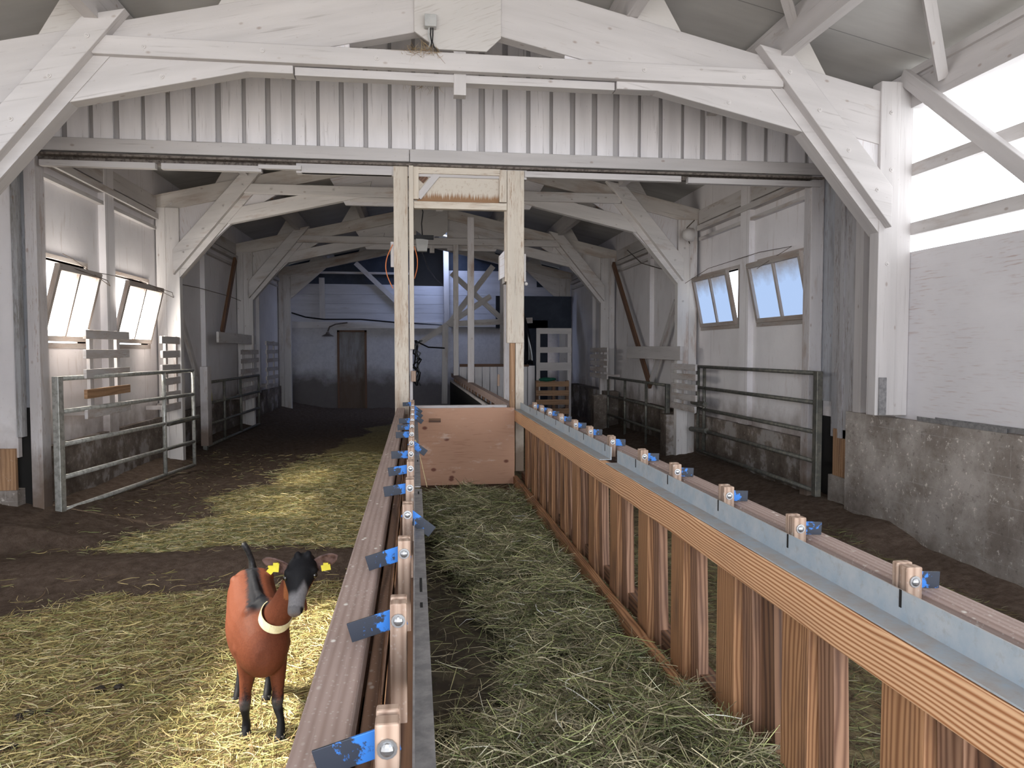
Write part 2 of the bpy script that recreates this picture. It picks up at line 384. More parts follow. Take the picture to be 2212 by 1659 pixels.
    def ball(s, c, r, sx=1, sy=1, sz=1, nu=10, nv=7):
        i0 = len(s.v)
        for j in range(nv+1):
            t = math.pi*j/nv
            for a in range(nu):
                p = 2*math.pi*a/nu
                s.v.append((c[0]+r*sx*math.sin(t)*math.cos(p), c[1]+r*sy*math.sin(t)*math.sin(p), c[2]+r*sz*math.cos(t)))
        for j in range(nv):
            for a in range(nu):
                b = (a+1) % nu; s.f.append((i0+j*nu+a, i0+(j+1)*nu+a, i0+(j+1)*nu+b, i0+j*nu+b)); s.uv += [(0, 0)]*4
    def build(s, name, mat, parent=None, smooth=False, bevel=0.):
        me = bpy.data.meshes.new(name); o = bpy.data.objects.new(name, me); col.objects.link(o)
        off = ORG.get(parent.name, Vector((0, 0, 0))) if parent else Vector((0, 0, 0))
        me.from_pydata([tuple(Vector(p)-off) for p in s.v], [], s.f)
        ul = me.uv_layers.new(name='UVMap'); ul.data.foreach_set('uv', [c for u in s.uv for c in u])
        me.materials.append(M[mat] if isinstance(mat, str) else mat)
        bm = bmesh.new(); bm.from_mesh(me); bmesh.ops.recalc_face_normals(bm, faces=bm.faces); bm.to_mesh(me); bm.free()
        if smooth: me.polygons.foreach_set('use_smooth', [True]*len(me.polygons))
        if parent: o.parent = parent; ORG[o.name] = off
        if bevel:
            b = o.modifiers.new('edge', 'BEVEL'); b.width = bevel; b.segments = 2; b.limit_method = 'ANGLE'
        return o
def tag(o, label=None, cat=None, group=None, kind=None):
    if label: o['label'] = label
    if cat: o['category'] = cat
    if group: o['group'] = group
    if kind: o['kind'] = kind
    return o
def thing(name, label, cat, loc=(0, 0, 0), group=None):
    o = bpy.data.objects.new(name, None); col.objects.link(o); o.location = loc; ORG[o.name] = Vector(loc)
    o.empty_display_size = .1
    return tag(o, label, cat, group)
def struct(name, mb, mat, parent=None, **k):
    o = mb.build(name, mat, parent, **k)
    if not parent: o['kind'] = 'structure'
    return o

XL, XR, XC = -3.3, 4.0, .34          # side walls and the ridge line
YF, YB = -2.5, 20.6                  # open front and back wall
def zroof(x): return 4.80-.226*abs(x-XC)

# ================================================================== SETTING
# floor ------------------------------------------------------------
def hnoise(x, y):
    return (math.sin(x*3.1+y*1.7)+math.sin(x*1.3-y*2.9+1)+math.sin(x*7.3+y*5.1+2)*.5+math.sin(y*9.7-x*6.3)*.4)/2.9
def litter_at(x, y):
    """how much straw lies on the floor: a bare earth strip crosses the lane at the doorway, bare margins along the walls"""
    e = 0.13*hnoise(x*1.3, y*1.3)
    if y < 5.25+e: v = 1.
    elif y < 6.05+e: v = .05
    elif y < 16: v = .95
    else: v = .3
    if x > 1: v = .42 if x < 2.5+e else .04
    if x < 0:
        lim = -2.95+.0*y if y < 4.4 else -2.95+(y-4.4)*.75
        if y > 6: lim = -2.55+(y-6)*.17
        v = min(v, max(0, min(1, (x-lim-e*2)/.45)))
    return v
def ground_z(x, y):
    z = .022*hnoise(x*1.2, y*1.2)+.008*math.sin(x*23)*math.sin(y*19)
    if y > 5.3: z += min(1, (y-5.3)/.35)*.07
    if 5.25 < y < 6.1: z += .025*math.sin((y-5.25)/.85*math.pi)
    if y > 6.2 and x < -2.4: z += (-2.4-x)*.22
    if x > 3.4: z += (x-3.4)*.22
    return z
mb = MB(); nx, ny = 90, 230; xs = np.linspace(XL-.45, XR+.2, nx); ys = np.linspace(YF-.2, YB+.1, ny)
vs = [(x, y, ground_z(x, y)) for y in ys for x in xs]
fs = [(j*nx+i, j*nx+i+1, (j+1)*nx+i+1, (j+1)*nx+i) for j in range(ny-1) for i in range(nx-1)]
me = bpy.data.meshes.new('floor'); me.from_pydata(vs, [], fs); me.polygons.foreach_set('use_smooth', [True]*len(fs))
at_ = me.attributes.new('litter', 'FLOAT', 'POINT'); at_.data.foreach_set('value', [litter_at(v[0], v[1]) for v in vs])
me.materials.append(M['ground']); floor = bpy.data.objects.new('floor', me); col.objects.link(floor); floor['kind'] = 'structure'
mb = MB(); mb.box(-30, 30, -40, YF-.2, -.2, -.03); mb.box(-30, XL-.5, YF-.2, 40, -.2, -.03); mb.box(XR+.5, 30, YF-.2, 40, -.2, -.03)
struct('floor_yard', mb, flat('yard_concrete', (.36, .34, .31), .9))
mb = MB(); mb.box(.05, .90, -1.5, 16, -.02, .24); struct('floor_feed_alley', mb, 'floor_conc')

# ceiling ----------------------------------------------------------
def roof_side(sg, holes):
    mb = MB(); u1 = 4.15; y0 = YF-.3
    ysr = [y0]+[h for hh in holes for h in hh[:2]]+[YB+.3]
    def slab(ya, yb, ua, ub):
        p = [(XC+sg*ua, ya, 4.80-.226*ua), (XC+sg*ub, ya, 4.80-.226*ub), (XC+sg*ub, yb, 4.80-.226*ub), (XC+sg*ua, yb, 4.80-.226*ua)]
        mb.plate(p, (0, 0, .05))
    y = y0
    for (a, b, ua, ub) in holes:
        slab(y, a, 0, u1); slab(a, b, 0, ua) if ua > 0 else None; slab(a, b, ub, u1); y = b
    slab(y, YB+.3, 0, u1)
    return mb
struct('ceiling', roof_side(1, [(19.3, 20.0, .1, .9)]), 'roof')
struct('ceiling_left', roof_side(-1, []), 'roof')

# right wall -------------------------------------------------------
def uvwall(mb, x, y0, y1, z0, z1, th):
    mb.box(x, x+th, y0, y1, z0, z1)
mb = MB()
mb.plate([(XR-.07, YF, 0), (XR-.07, 6.34, 0), (XR-.07, 6.34, 1.09), (XR-.07, YF, 1.09)], (.30, 0, 0)); mb.uv = [(u-mb.uv[0][0], v-mb.uv[0][1]) for u, v in mb.uv]
struct('wall_right_blockwork', mb, 'concrete')
mb = MB(); mb.plate([(XR+.005, 5.74, 1.09), (XR+.005, 2.9, 1.09), (XR+.005, 2.9, 2.45), (XR+.005, 5.74, 2.45)], (.04, 0, 0))
mb.plate([(XR+.03, 2.89, 1.09), (XR+.03, .2, 1.09), (XR+.03, .2, 2.45), (XR+.03, 2.89, 2.45)], (.04, 0, 0))
mb.plate([(XR+.03, .19, 1.09), (XR+.03, YF, 1.09), (XR+.03, YF, 2.45), (XR+.03, .19, 2.45)], (.04, 0, 0))
struct('wall_right_plywood', mb, 'plywhite')
mb = MB(); mb.box(XR+.07, XR+.10, YF, 5.6, 2.40, 3.64); struct('window_1', mb, 'pane_high')
mb = MB()
for z in (3.11, 2.635): mb.box(XR, XR+.05, YF, 5.6, z-.05, z+.05)
struct('trim_1', mb, 'white2')
mb = MB(); mb.box(XR-.02, XR+.09, YF, 5.6, 3.60, 3.90); mb.box(XR-.05, XR+.0, YF, 5.58, 3.84, 3.90); struct('trim_2', mb, 'white')
# stub between the first truss and the doorway
mb = MB(); mb.plate([(XR+.06, 5.75, 1.0), (XR+.06, 6.95, 1.0), (XR+.06, 6.95, 3.95), (XR+.06, 5.75, 3.95)], (.05, 0, 0), math.pi/2)
struct('wall_right_stub', mb, 'wallboard')
mb = MB()
for y0, y1, dx in ((6.34, 6.5, .02), (6.5, 6.56, .0), (6.56, 6.72, .03)): mb.box(XR+dx-.02, XR+.06, y0, y1, .82, 3.55)
struct('trim_3', mb, painted_wood('old_grey_boards', (.46, .45, .46), (.25, .2, .17), .55, .75, .9, .8, low=.6))
mb = MB(); mb.box(XR-.03, XR+.08, 6.18, 6.30, 1.09, 3.6); mb.box(XR-.03, XR+.08, 5.90, 6.02, 1.09, 3.6); struct('trim_4', mb, 'white')
mb = MB(); mb.box(XR+.0, XR+.08, 6.34, 6.66, .45, .90); struct('trim_5', mb, 'bare')
mb = MB(); mb.box(XR-.02, XR+.2, 6.2, 6.70, 0, .45); struct('wall_right_foot', mb, 'concrete')
mb = MB(); mb.box(XR+.07, XR+.4, 6.72, 6.98, 0, 1.2); struct('wall_right_pocket_shade', mb, 'dark')  # solid black box painting the shade inside the door pocket
mb = MB(); mb.box(XR+.04, XR+.1, 6.72, 7.0, 1.15, 3.6); mb.box(XR+.10, XR+.4, 6.98, 7.05, 0, 3.9); struct('wall_right_slide', mb, painted_wood('grey_slide_board_right', (.40, .41, .44), (.2, .18, .16), .5, .7, .9, .6))
# beyond the doorway, with two window openings
def longwall(name, x, th, y0, y1, z0, z1, wins, mat):
    mb = MB(); ys = y0
    for a, b, c, d in wins:
        if a > ys: mb.box(x, x+th, ys, a, z0, z1)
        mb.box(x, x+th, a, b, z0, c); mb.box(x, x+th, a, b, d, z1); ys = b
    mb.box(x, x+th, ys, y1, z0, z1); return struct(name, mb, mat)
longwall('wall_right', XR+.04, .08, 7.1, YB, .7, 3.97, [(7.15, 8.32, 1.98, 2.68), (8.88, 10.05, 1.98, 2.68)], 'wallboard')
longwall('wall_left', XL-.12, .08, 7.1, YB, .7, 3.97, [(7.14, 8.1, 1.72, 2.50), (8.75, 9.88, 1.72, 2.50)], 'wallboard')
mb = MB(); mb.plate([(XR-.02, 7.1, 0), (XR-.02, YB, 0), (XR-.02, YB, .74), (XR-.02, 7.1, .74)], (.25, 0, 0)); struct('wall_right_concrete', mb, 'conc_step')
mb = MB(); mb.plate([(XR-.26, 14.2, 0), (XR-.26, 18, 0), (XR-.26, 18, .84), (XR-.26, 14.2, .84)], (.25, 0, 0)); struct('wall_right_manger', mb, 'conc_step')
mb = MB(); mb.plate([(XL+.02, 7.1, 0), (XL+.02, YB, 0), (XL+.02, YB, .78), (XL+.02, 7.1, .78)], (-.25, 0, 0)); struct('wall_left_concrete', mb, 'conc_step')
# dirty boards and ledges under the eaves
for side, x, n in (('right', XR, 6), ('left', XL, 9)):
    s = 1 if side == 'right' else -1
    mb = MB()
    for (a, b) in ((7.15, 10.1), (10.5, 14.4), (14.8, 18.7)):
        mb.box(x-s*.05, x+s*.04, a, b, 3.33, 3.40); mb.box(x-s*.02, x+s*.04, a, b, 3.20, 3.24)
        mb.box(x-s*.02, x+s*.04, a, b, 3.43, 3.62)
    struct('trim_%d' % n, mb, 'white2')
    mb = MB()
    for y in (8.6, 12.3, 16.4): mb.box(x-s*.03, x+s*.04, y-.12 if y < 9 else y-.06, y+.12 if y < 9 else y+.06, .75, 3.75)
    struct('trim_%d' % (n+1), mb, 'wallboard')
# left wall of the near bay: unseen clerestory opening sized to land the sun patch by the goat, blockwork below
mb = MB(); mb.box(XL-.55, XL-.3, YF, 6.9, 0, 1.09); struct('wall_left_blockwork', mb, 'concrete')
xw = XL-.36; mb = MB(); mb.box(xw, xw+.04, 4.7, 6.95, 1.09, 3.92); mb.box(xw, xw+.04, YF, 1.2, 1.09, 3.92); mb.box(xw, xw+.04, 1.2, 4.7, 1.09, 2.80); mb.box(xw, xw+.04, 1.2, 4.7, 3.78, 3.92)
struct('wall_left_plywood', mb, 'plywhite')
mb = MB()
for y in (1.2, 2.9, 4.62): mb.box(XL-.38, XL-.3, y, y+.08, 2.80, 3.78)
struct('window_2', mb, 'white')

# doorway wall -----------------------------------------------------
mb = MB(); mb2 = MB(); x = XL+.1; pitch = .2145; i = 0
random.seed(3)
while x < XR:
    wdt = .165+random.uniform(-.012, .02); dy = random.uniform(-.004, .004)
    x1 = min(x+wdt, XR); zt = min(zroof(x), zroof(x1))-.04
    if x < XC < x1: zt = 4.70
    mb.box(x, x1, 6.98+dy, 7.005+dy, 3.46, zt); x += pitch
mb2.plate([(XL, 7.02, 3.40), (XR, 7.02, 3.40), (XR, 7.02, zroof(XR)-.03), (XC, 7.02, 4.76), (XL, 7.02, zroof(XL)-.03)], (0, .025, 0), math.pi/2)
struct('wall_gable_boards', mb, 'siding'); struct('wall_gable_backing', mb2, 'siding_back')
mb = MB()
mb.box(XL+.05, -.04, 6.92, 6.98, 3.375, 3.49); mb.box(-.035, XR, 6.925, 6.98, 3.375, 3.49)
struct('trim_8', mb, 'white', bevel=.006)
mb = MB(); mb.box(XL, XR, 6.99, 7.06, 3.30, 3.375); mb.box(XL+.02, XR, 6.90, 6.985, 3.335, 3.352); struct('trim_12', mb, flat('dusty_track', (.20, .17, .15), .9, c2=(.09, .075, .065), scale=30))
mb = MB(); mb.box(XL+.1, -2.25, 6.93, 6.99, 3.245, 3.295); mb.box(-2.2, -1.35, 6.93, 6.99, 3.245, 3.295); mb.box(-1.37, -1.0, 6.90, 6.95, 3.268, 3.302); mb.box(-1.0, -.2, 6.93, 6.99, 3.25, 3.30)
mb.box(-1.05, 1.05, 6.95, 7.03, 3.25, 3.335)
mb.box(1.03, 2.55, 6.93, 6.99, 3.27, 3.325); mb.box(2.62, 3.98, 6.93, 6.99, 3.262, 3.315); struct('trim_13', mb, 'white')
# side jambs and black boxes painting the shade of the sliding-door pockets
mb = MB(); mb.box(XL-.03, XL+.065, 6.93, 7.09, 0, 3.36); struct('trim_14', mb, 'jamb', bevel=.005)
mb = MB(); mb.box(XR-.10, XR+.035, 6.95, 7.09, 0, 3.40); struct('trim_15', mb, 'jamb', bevel=.005)
mb = MB(); mb.box(XL-.6, XL-.02, 6.985, 7.05, 0, 1.15); struct('wall_left_pocket_shade', mb, 'dark')
mb = MB(); mb.box(XL-.6, XL-.02, 6.975, 7.05, 1.15, 3.9); struct('wall_left_slide', mb, painted_wood('grey_slide_board', (.36, .37, .40), (.2, .18, .16), .5, .7, .9, .6))
mb = MB()
for a, b, dy in ((-.60, -.43, 0), (-.425, -.23, .01), (-.225, -.115, .0)): mb.box(XL+a, XL+b, 6.90+dy, 6.96+dy, .72 if a > -.5 else 1.0, 3.6)
struct('wall_left_stub', mb, 'wallboard')
mb = MB(); mb.box(XL-.115, XL-.07, 6.88, 6.96, 0.9, 3.3); struct('trim_16', mb, painted_wood('old_grey_door_edge', (.42, .42, .43), (.2, .18, .16), .5, .7, .9, 1.))
mb = MB(); mb.box(XL-.31, XL-.13, 6.87, 6.91, .42, .80); struct('trim_17', mb, 'bare')
mb = MB(); mb.box(XL-.7, XL-.11, 6.85, 6.98, 0, .44); mb.box(XL-.7, XL-.32, 6.86, 6.97, .42, 1.0); struct('wall_left_foot', mb, 'concrete')

# back wall --------------------------------------------------------
mb = MB(); mb.box(XL-.15, -2.03, YB, YB+.2, 0, 2.25); mb.box(-2.03, -1.36, YB, YB+.2, 2.15, 2.25); mb.box(-1.36, XR+.15, YB, YB+.2, 0, 2.25)
struct('wall_back', mb, 'backwall')
mb = MB(); mb.box(-2.03, -1.36, YB+.05, YB+.1, 0, 2.15); mb.build
d = struct('door_1', mb, painted_wood('stained_door', (.34, .33, .33), (.14, .1, .08), .4, .65, .5, .3, low=1.3))
mb = MB(); mb.box(-2.09, -2.03, YB-.02, YB+.03, 0, 2.2); mb.box(-1.36, -1.30, YB-.02, YB+.03, 0, 2.2); mb.box(-2.09, -1.30, YB-.02, YB+.03, 2.15, 2.2)
mb.build('door_frame', 'slat_dark', d)
mb = MB(); z = 2.42
for k in range(4): mb.box(XL, -.02 if k == 3 else XR, YB, YB+.04, z, z+.245); z += .25
mb.box(.86, XR, YB, YB+.04, 3.17, 3.42); mb.box(.86, 3.4, YB, YB+.04, 3.42, 3.85); mb.box(-.02, .86, YB, YB+.04, 3.17, 3.42)
mb.box(XL-.15, -.03, YB+.06, YB+.09, 2.2, 3.45); mb.box(-.03, XR+.15, YB+.06, YB+.09, 2.2, 3.40)
struct('wall_back_planks', mb, painted_wood('skylight_tinted_planks', (.56, .56, .60), (.25, .2, .18), .6, .8, .4, 0, knots=False))  # faint blue in the plank colour stands in for the roof light
mb = MB(); mb.box(XL-.2, -.03, YB+.1, YB+.14, 3.4, 4.95); mb.box(.86, XR+.2, YB+.1, YB+.14, 3.4, 4.95); struct('wall_back_gable', mb, 'darknavy')
mb = MB(); mb.box(-.1, 1.0, YB+.26, YB+.29, 3.2, 4.95); struct('wall_loft_hole_shade', mb, 'dark')  # black board behind the opening paints the darkness of the loft
mb = MB(); mb.box(XL, .8, YB-.10, YB, 2.25, 2.42); mb.box(1.0, XR, YB-.10, YB, 2.30, 2.42); mb.box(XL, -.1, YB-.02, YB+.01, 3.72, 3.78); struct('trim_18', mb, 'white2')

# ================================================================== TRUSSES
def truss(Y, label, mat='white', web='plywhite', braces=True, posts=True, gaps=False, brace2=True, simple=False):
    t = thing('roof_truss', label, 'roof truss', (XC, Y, 0), 'white timber trusses along the barn')
    def P(u, z, dy=0): return Vector((XC+u, Y+dy, z))
    for s in (-1, 1):
        mb = MB()
        if gaps:      # upper chord over an open web
            mb.plate([P(0, 4.49), P(s*3.70, 3.654), P(s*3.70, 3.43), P(0, 4.27)], (0, .12, 0))
        else:
            mb.plate([P(0, 4.49), P(s*3.40, 3.722), P(s*3.40, 3.30), P(0, 4.06)], (0, .12, 0))
        mb.build('rafter', 'dirty_beam' if gaps else mat, t, bevel=.006)
        mb = MB()
        if simple:
            mb.plate([P(s*2.4, 3.80, .03), P(s*3.66, 3.45, .03), P(s*3.66, 2.9, .03), P(s*3.40, 2.9, .03)], (0, .06, 0)); mb.build('web_panel', web, t)
        elif gaps:
            # plywood web with a slot left open, and the lower chord below it
            mb.plate([P(s*.30, 4.20, .03), P(s*1.45, 3.94, .03), P(s*1.25, 3.60, .03), P(s*.30, 3.60, .03)], (0, .06, 0))
            mb.plate([P(s*1.95, 3.83, .03), P(s*3.66, 3.45, .03), P(s*3.66, 2.66, .03), P(s*3.40, 2.66, .03), P(s*2.62, 3.42, .03)], (0, .06, 0), math.pi/2)
            mb.build('web_panel', web, t)
            mb = MB(); mb.plate([P(s*.9, 3.92), P(s*2.95, 3.46), P(s*2.75, 3.31), P(s*.95, 3.72)], (0, .11, 0)); mb.build('lower_chord', mat, t, bevel=.006)
            mb = MB(); mb.plate([P(s*2.2, 3.78, .07), P(s*2.9, 3.62, .07), P(s*2.9, 3.5, .07), P(s*2.2, 3.66, .07)], (0, .02, 0)); mb.build('web_backing', 'slat_dark', t)
        else:
            mb.plate([P(s*.80, 3.72, .015), P(s*1.45, 3.70, .015), P(s*2.75, 3.37, .015), P(s*3.42, 2.58, .015), P(s*3.64, 2.58, .015), P(s*3.64, 3.66, .015), P(s*2.4, 3.93, .015), P(s*.80, 3.90, .015)], (0, .10, 0), math.pi*.5)
            mb.build('web_panel', web, t)
            mb = MB(); mb.plate([P(s*2.79, 3.36, -.004), P(s*1.52, 3.645, -.004), P(s*1.2, 3.645, -.004), P(s*1.2, 3.79, -.004), P(s*2.35, 3.79, -.004), P(s*2.58, 3.72, -.004)], (0, .125, 0)); mb.build('lower_chord', mat, t, bevel=.006)
        if braces:
            mb = MB(); f = -.10
            mb.plate([P(s*2.30, 4.00, f), P(s*2.58, 3.94, f), P(s*3.43, 2.95, f), P(s*3.43, 2.63, f)], (0, .10, 0))
            mb.build('knee_brace', mat, t, bevel=.006)
            mb = MB(); mb.plate([P(s*2.44, 3.70, -.012), P(s*2.62, 3.70, -.012), P(s*3.44, 2.74, -.012), P(s*3.44, 2.52, -.012)], (0, .142, 0)); mb.build('knee_packer', mat, t)
        if posts:
            mb = MB(); mb.box(XC+s*3.37, XC+s*3.54, Y-.02, Y+.10, 1.12 if Y < 7 else .1, 3.80 if not gaps else 3.5); mb.build('post', mat, t, bevel=.006)
            mb = MB(); mb.box(XC+s*3.545, XC+s*3.66, Y-.005, Y+.10, 1.12 if Y < 7 else .1, 3.80 if not gaps else 3.5); mb.build('post', mat, t)
        # plywood cleats that hold the purlins
        for u, sz in ((2.62, .27), (1.42, .24)):
            z0 = 4.49-.226*u; mb = MB()
            mb.plate([P(s*(u-.10), z0+.02, .02), P(s*(u+.30), z0-.07, .02), P(s*(u+.12), z0+.235, .02), P(s*(u-.10), z0+.28, .02)], (0, .02, 0)); mb.build('purlin_cleat', 'plygusset', t)
    if Y < 12:
        for s in (-1, 1):
            for (u, z, dy) in ((2.55, 3.80, -.10), (2.80, 3.52, -.10), (3.05, 3.22, -.10), (3.30, 2.92, -.10), (2.2, 3.76, -.06), (1.4, 3.775, -.06), (.6, 3.76, -.06), (3.46, 3.55, -.02), (3.47, 3.1, -.02), (3.45, 2.35, -.02), (2.1, 3.58, -.004)):
                if Y > 7 and (dy == -.004): continue
                mb = MB(); c = P(s*u, z, dy); mb.tube([c, c+Vector((0, -.006, 0))], .017, 10); mb.ball((c.x, c.y-.006, c.z), .009, nu=8, nv=5); mb.build('bolt', 'white2', t)
    if simple: return t
    mb = MB()
    if brace2: mb.box(XC-2.54, XC+2.52, Y-.06, Y, 3.70, 3.83)
    mb.build('collar_tie', mat, t, bevel=.006)
    mb = MB(); mb.box(XC-1.19, XC+1.19, Y+.02, Y+.118, 3.642, 3.70); mb.build('lower_tie', mat, t)
    mb = MB(); f = -.02
    mb.plate([P(-.33, 4.42, f), P(-.33, 3.985, f), P(-.15, 3.865, f), P(.20, 3.865, f), P(.31, 3.97, f), P(.31, 4.42, f)], (0, .018, 0), 1.2)
    mb.build('ridge_gusset', 'plygusset', t)
    mb = MB(); mb.box(XC-.04, XC+.05, Y+.01, Y+.1, 3.55, 3.95); mb.build('hanger_block', mat, t)
    return t
truss(5.60, 'nearest whitewashed truss, its gusset above the board gable', braces=True)
truss(10.2, 'first truss beyond the doorway, with knee braces above the windows', gaps=True, mat='white_mid')
truss(14.6, 'middle truss seen through the tall alley posts, second beyond the doorway', mat='white2', web='white2', gaps=True)
truss(18.9, 'farthest truss, close to the back wall', mat='white2', web='white2', gaps=True, braces=False, simple=True)

# purlins
for u, lab in ((-2.52, 'purlin on the window side, outermost, over the left straw lane'), (-1.32, 'purlin second from the left eave'), (1.32, 'purlin second from the right eave'), (2.52, 'purlin nearest the bright clerestory'),
               (-.22, 'ridge purlin on the left slope'), (.22, 'ridge purlin on the right slope')):
    x = XC+u; z0 = 4.49-.226*abs(u); mb = MB()
    mb.box(x-.045, x+.045, YF, YB, z0+.0, z0+.285)
    mb.build('purlin', 'white', None); tag(bpy.data.objects[-1] if False else col.objects[-1], 'long white '+lab, 'purlin', 'purlins under the roof sheets')
# struts under the roof
for (a, b, lab) in ((at(2035, 165, X=3.97), at(2000, -40, Z=4.12), 'thin white strut rising from the wall plate above the clerestory'),
                    (at(1716, 58, Y=5.40), at(1688, -40, Y=5.0), 'short white strut standing on the purlin next to the right knee brace')):
    mb = MB(); mb.beam(a, b, (1, 0, 0), .075, .06); o = mb.build('roof_strut', 'white'); tag(o, lab, 'strut')
mb = MB(); mb.beam((3.93, 5.62, 3.86), (3.93, 3.6, 2.16), (0, 1, 0), .115, .06); o = mb.build('wall_brace', 'white', bevel=.005)
tag(o, 'diagonal white brace running down across the bright clerestory panes', 'brace')
for (a, b, c, lab) in ((.0, 5.6, .0, 'grey metal strips lying on top of the block wall under the plywood'),):
    t = thing('metal_strip', lab, 'metal strip', (3.95, 4.9, 1.1))
    mb = MB(); mb.beam((3.955, 5.40, 1.11), (3.955, 4.50, 1.105), (0, 0, 1), .035, .004); mb.build('angle', 'galv_dull', t)
    mb = MB(); mb.beam((3.975, 5.22, 1.115), (3.975, 4.3, 1.115), (0, 0, 1), .04, .004); mb.build('angle', 'galv_dull', t)
mb = MB(); mb.box(3.735, 3.80, 5.565, 5.575, 1.125, 1.43); tag(mb.build('metal_plate', 'galv_dull'), 'upright grey metal plate leaning on the right post foot', 'metal plate')

# ================================================================== HOPPER WINDOWS
def hopper(name, side, y0, y1, zb, zt, lean, pane, label):
    s = -1 if side == 'left' else 1
    x0 = (XL-.02) if side == 'left' else (XR+.02)
    t = thing(name, label, 'window', (x0, (y0+y1)/2, zb), 'tilted hopper sashes in the side walls')
    def Q(y, h, off=0): return Vector((x0-s*(h*lean+off), y, zb+h*(zt-zb)))
    mb = MB()
    mb.beam(Q(y0, 0), Q(y0, 1), (0, 1, 0), .05, .045); mb.beam(Q(y1, 0), Q(y1, 1), (0, 1, 0), .05, .045)
    mb.beam(Q(y0-.02, .03), Q(y1+.02, .03), (0, 0, 1), .05, .045); mb.beam(Q(y0-.02, .97), Q(y1+.02, .97), (0, 0, 1), .06, .045)
    mb.build('sash_frame', 'sash', t)
    ym = (y0+y1)/2; mb = MB(); mb.beam(Q(ym, .04), Q(ym, .97), (0, 1, 0), .035, .03); mb.build('glazing_bar', 'sash', t)
    for a, b in ((y0+.02, ym-.012), (ym+.012, y1-.02)):
        mb = MB(); mb.quad([Q(a, .05, -.012), Q(b, .05, -.012), Q(b, .95, -.012), Q(a, .95, -.012)], [(0, 0), (1, 0), (1, 1), (0, 1)]); mb.build('pane', pane, t)
    return t
hopper('hopper_window', 'left', 7.13, 7.99, 1.74, 2.42, .17, 'pane_left', 'sunlit two-pane tilted window nearest the left door jamb')
hopper('hopper_window', 'left', 8.76, 9.86, 1.74, 2.42, .17, 'pane_left', 'sunlit two-pane tilted window beside the left truss post')
hopper('hopper_window', 'right', 7.13, 8.30, 1.98, 2.655, .14, 'pane_right', 'bluish two-pane tilted window nearest the right door jamb')
hopper('hopper_window', 'right', 8.92, 10.03, 1.98, 2.655, .14, 'pane_right', 'bluish two-pane tilted window beside the right truss post')
wn = 3
for side, x, ws in (('left', XL, ((7.14, 8.1, 1.72, 2.50), (8.75, 9.88, 1.72, 2.50))), ('right', XR, ((7.15, 8.32, 1.98, 2.68), (8.88, 10.05, 1.98, 2.68)))):
    s = -1 if side == 'left' else 1
    for (a, b, c, dd) in ws:
        mb = MB(); xa, xb = x+s*.02, x+s*.14
        mb.box(xa, xb, a-.04, b+.04, c-.05, c); mb.box(xa, xb, a-.04, b+.04, dd, dd+.04); mb.box(xa, xb, a-.04, a, c, dd); mb.box(xa, xb, b, b+.04, c, dd)
        struct('window_%d' % wn, mb, 'sash'); wn += 1
# stay wires of the sashes
for (pts, lab) in (([at(135, 548, X=XL+.02), at(158, 560, X=XL+.06), at(238, 618, X=XL+.25), at(232, 606, X=XL+.2), at(150, 576, X=XL+.16)], 'thin wire stay strung over the near left window'),
                   ([at(215, 590, X=XL+.1), at(300, 605, X=XL+.04), at(375, 643, X=XL+.3), at(372, 632, X=XL+.25), at(320, 614, X=XL+.15)], 'thin wire stay strung over the left window by the post'),
                   ([at(1480, 612, X=3.75), at(1530, 580, X=3.9), at(1640, 545, X=3.96), at(1710, 532, X=3.97), at(1635, 580, X=3.8)], 'thin wire stay running across above the right windows')):
    mb = MB(); mb.tube(pts, .004, 5); tag(mb.build('wire_stay', 'wire'), lab, 'wire')
mb = MB(); mb.tube([at(380, 612, X=-3.1), at(430, 622, X=-3.2), at(495, 640, X=-3.2), at(520, 650, X=-3.1)], .006, 5); tag(mb.build('wire', 'wire'), 'thin cable on the left wall beyond the knee brace', 'wire')
mb = MB(); mb.tube([at(1355, 540, X=3.85), at(1385, 568, X=3.9), at(1425, 580, X=3.9), at(1470, 588, X=3.9)], .008, 5); tag(mb.build('wire', 'wire'), 'drooping cable on the right wall beside the knee brace', 'wire')

# ================================================================== FEED ALLEY
ORG_ALLEY = 7.0
YS_R = [.97, 1.437, 1.902, 2.361, 2.853, 3.28, 3.829, 4.324, 4.738, 5.201, 5.66, 6.02, 6.38]
YS_L = [.485, .917, 1.346, 1.786, 2.205, 2.63, 3.06, 3.49, 3.90, 4.317, 4.744, 5.17, 5.60, 6.03, 6.46, 6.78]
SL_R = [.60, 1.0, 1.416, 1.839, 2.269, 2.701, 3.123, 3.599, 4.056, 4.498, 4.874, 5.317, 5.731, 6.12, 6.486]

fr = thing('feed_fence', 'right-hand feed fence of orange boards with a galvanised angle and blue latches', 'feed fence', (.95, .3, .24), 'headlock feed fences along the alley')
mb = MB(); mb.box(.925, .965, .25, 6.93, .985, 1.09); mb.build('top_rail', 'fir', fr, bevel=.004)
mb = MB(); mb.box(.965, .975, .25, 6.93, .985, 1.088); mb.build('rail_packer', 'slat_dark', fr)
for k, (a, b) in enumerate(((.25, 3.54), (3.66, 6.93))):
    mb = MB(); mb.box(.93, .992, a, b, 1.092, 1.096); mb.box(.988, .992, a, b, 1.096, 1.158); mb.build('steel_angle', 'galv', fr)
slots = MB()
for y in YS_R: slots.box(.9865, .9878, y-.055, y-.048, 1.122, 1.159)
slots.build('angle_notches', 'dark', fr)
mb = MB(); mb.box(1.06, 1.15, .25, 6.93, .99, 1.138); o = mb.build('outer_rail', 'pink', fr, bevel=.018)
mb = MB(); mb.box(.915, .955, .25, 6.93, .385, .465); mb.build('bottom_rail', 'slat_fir', fr, bevel=.004)
mb = MB(); mb.box(1.0, 1.06, .25, 6.93, .42, .50); mb.build('bottom_outer_rail', 'slat_dark', fr)
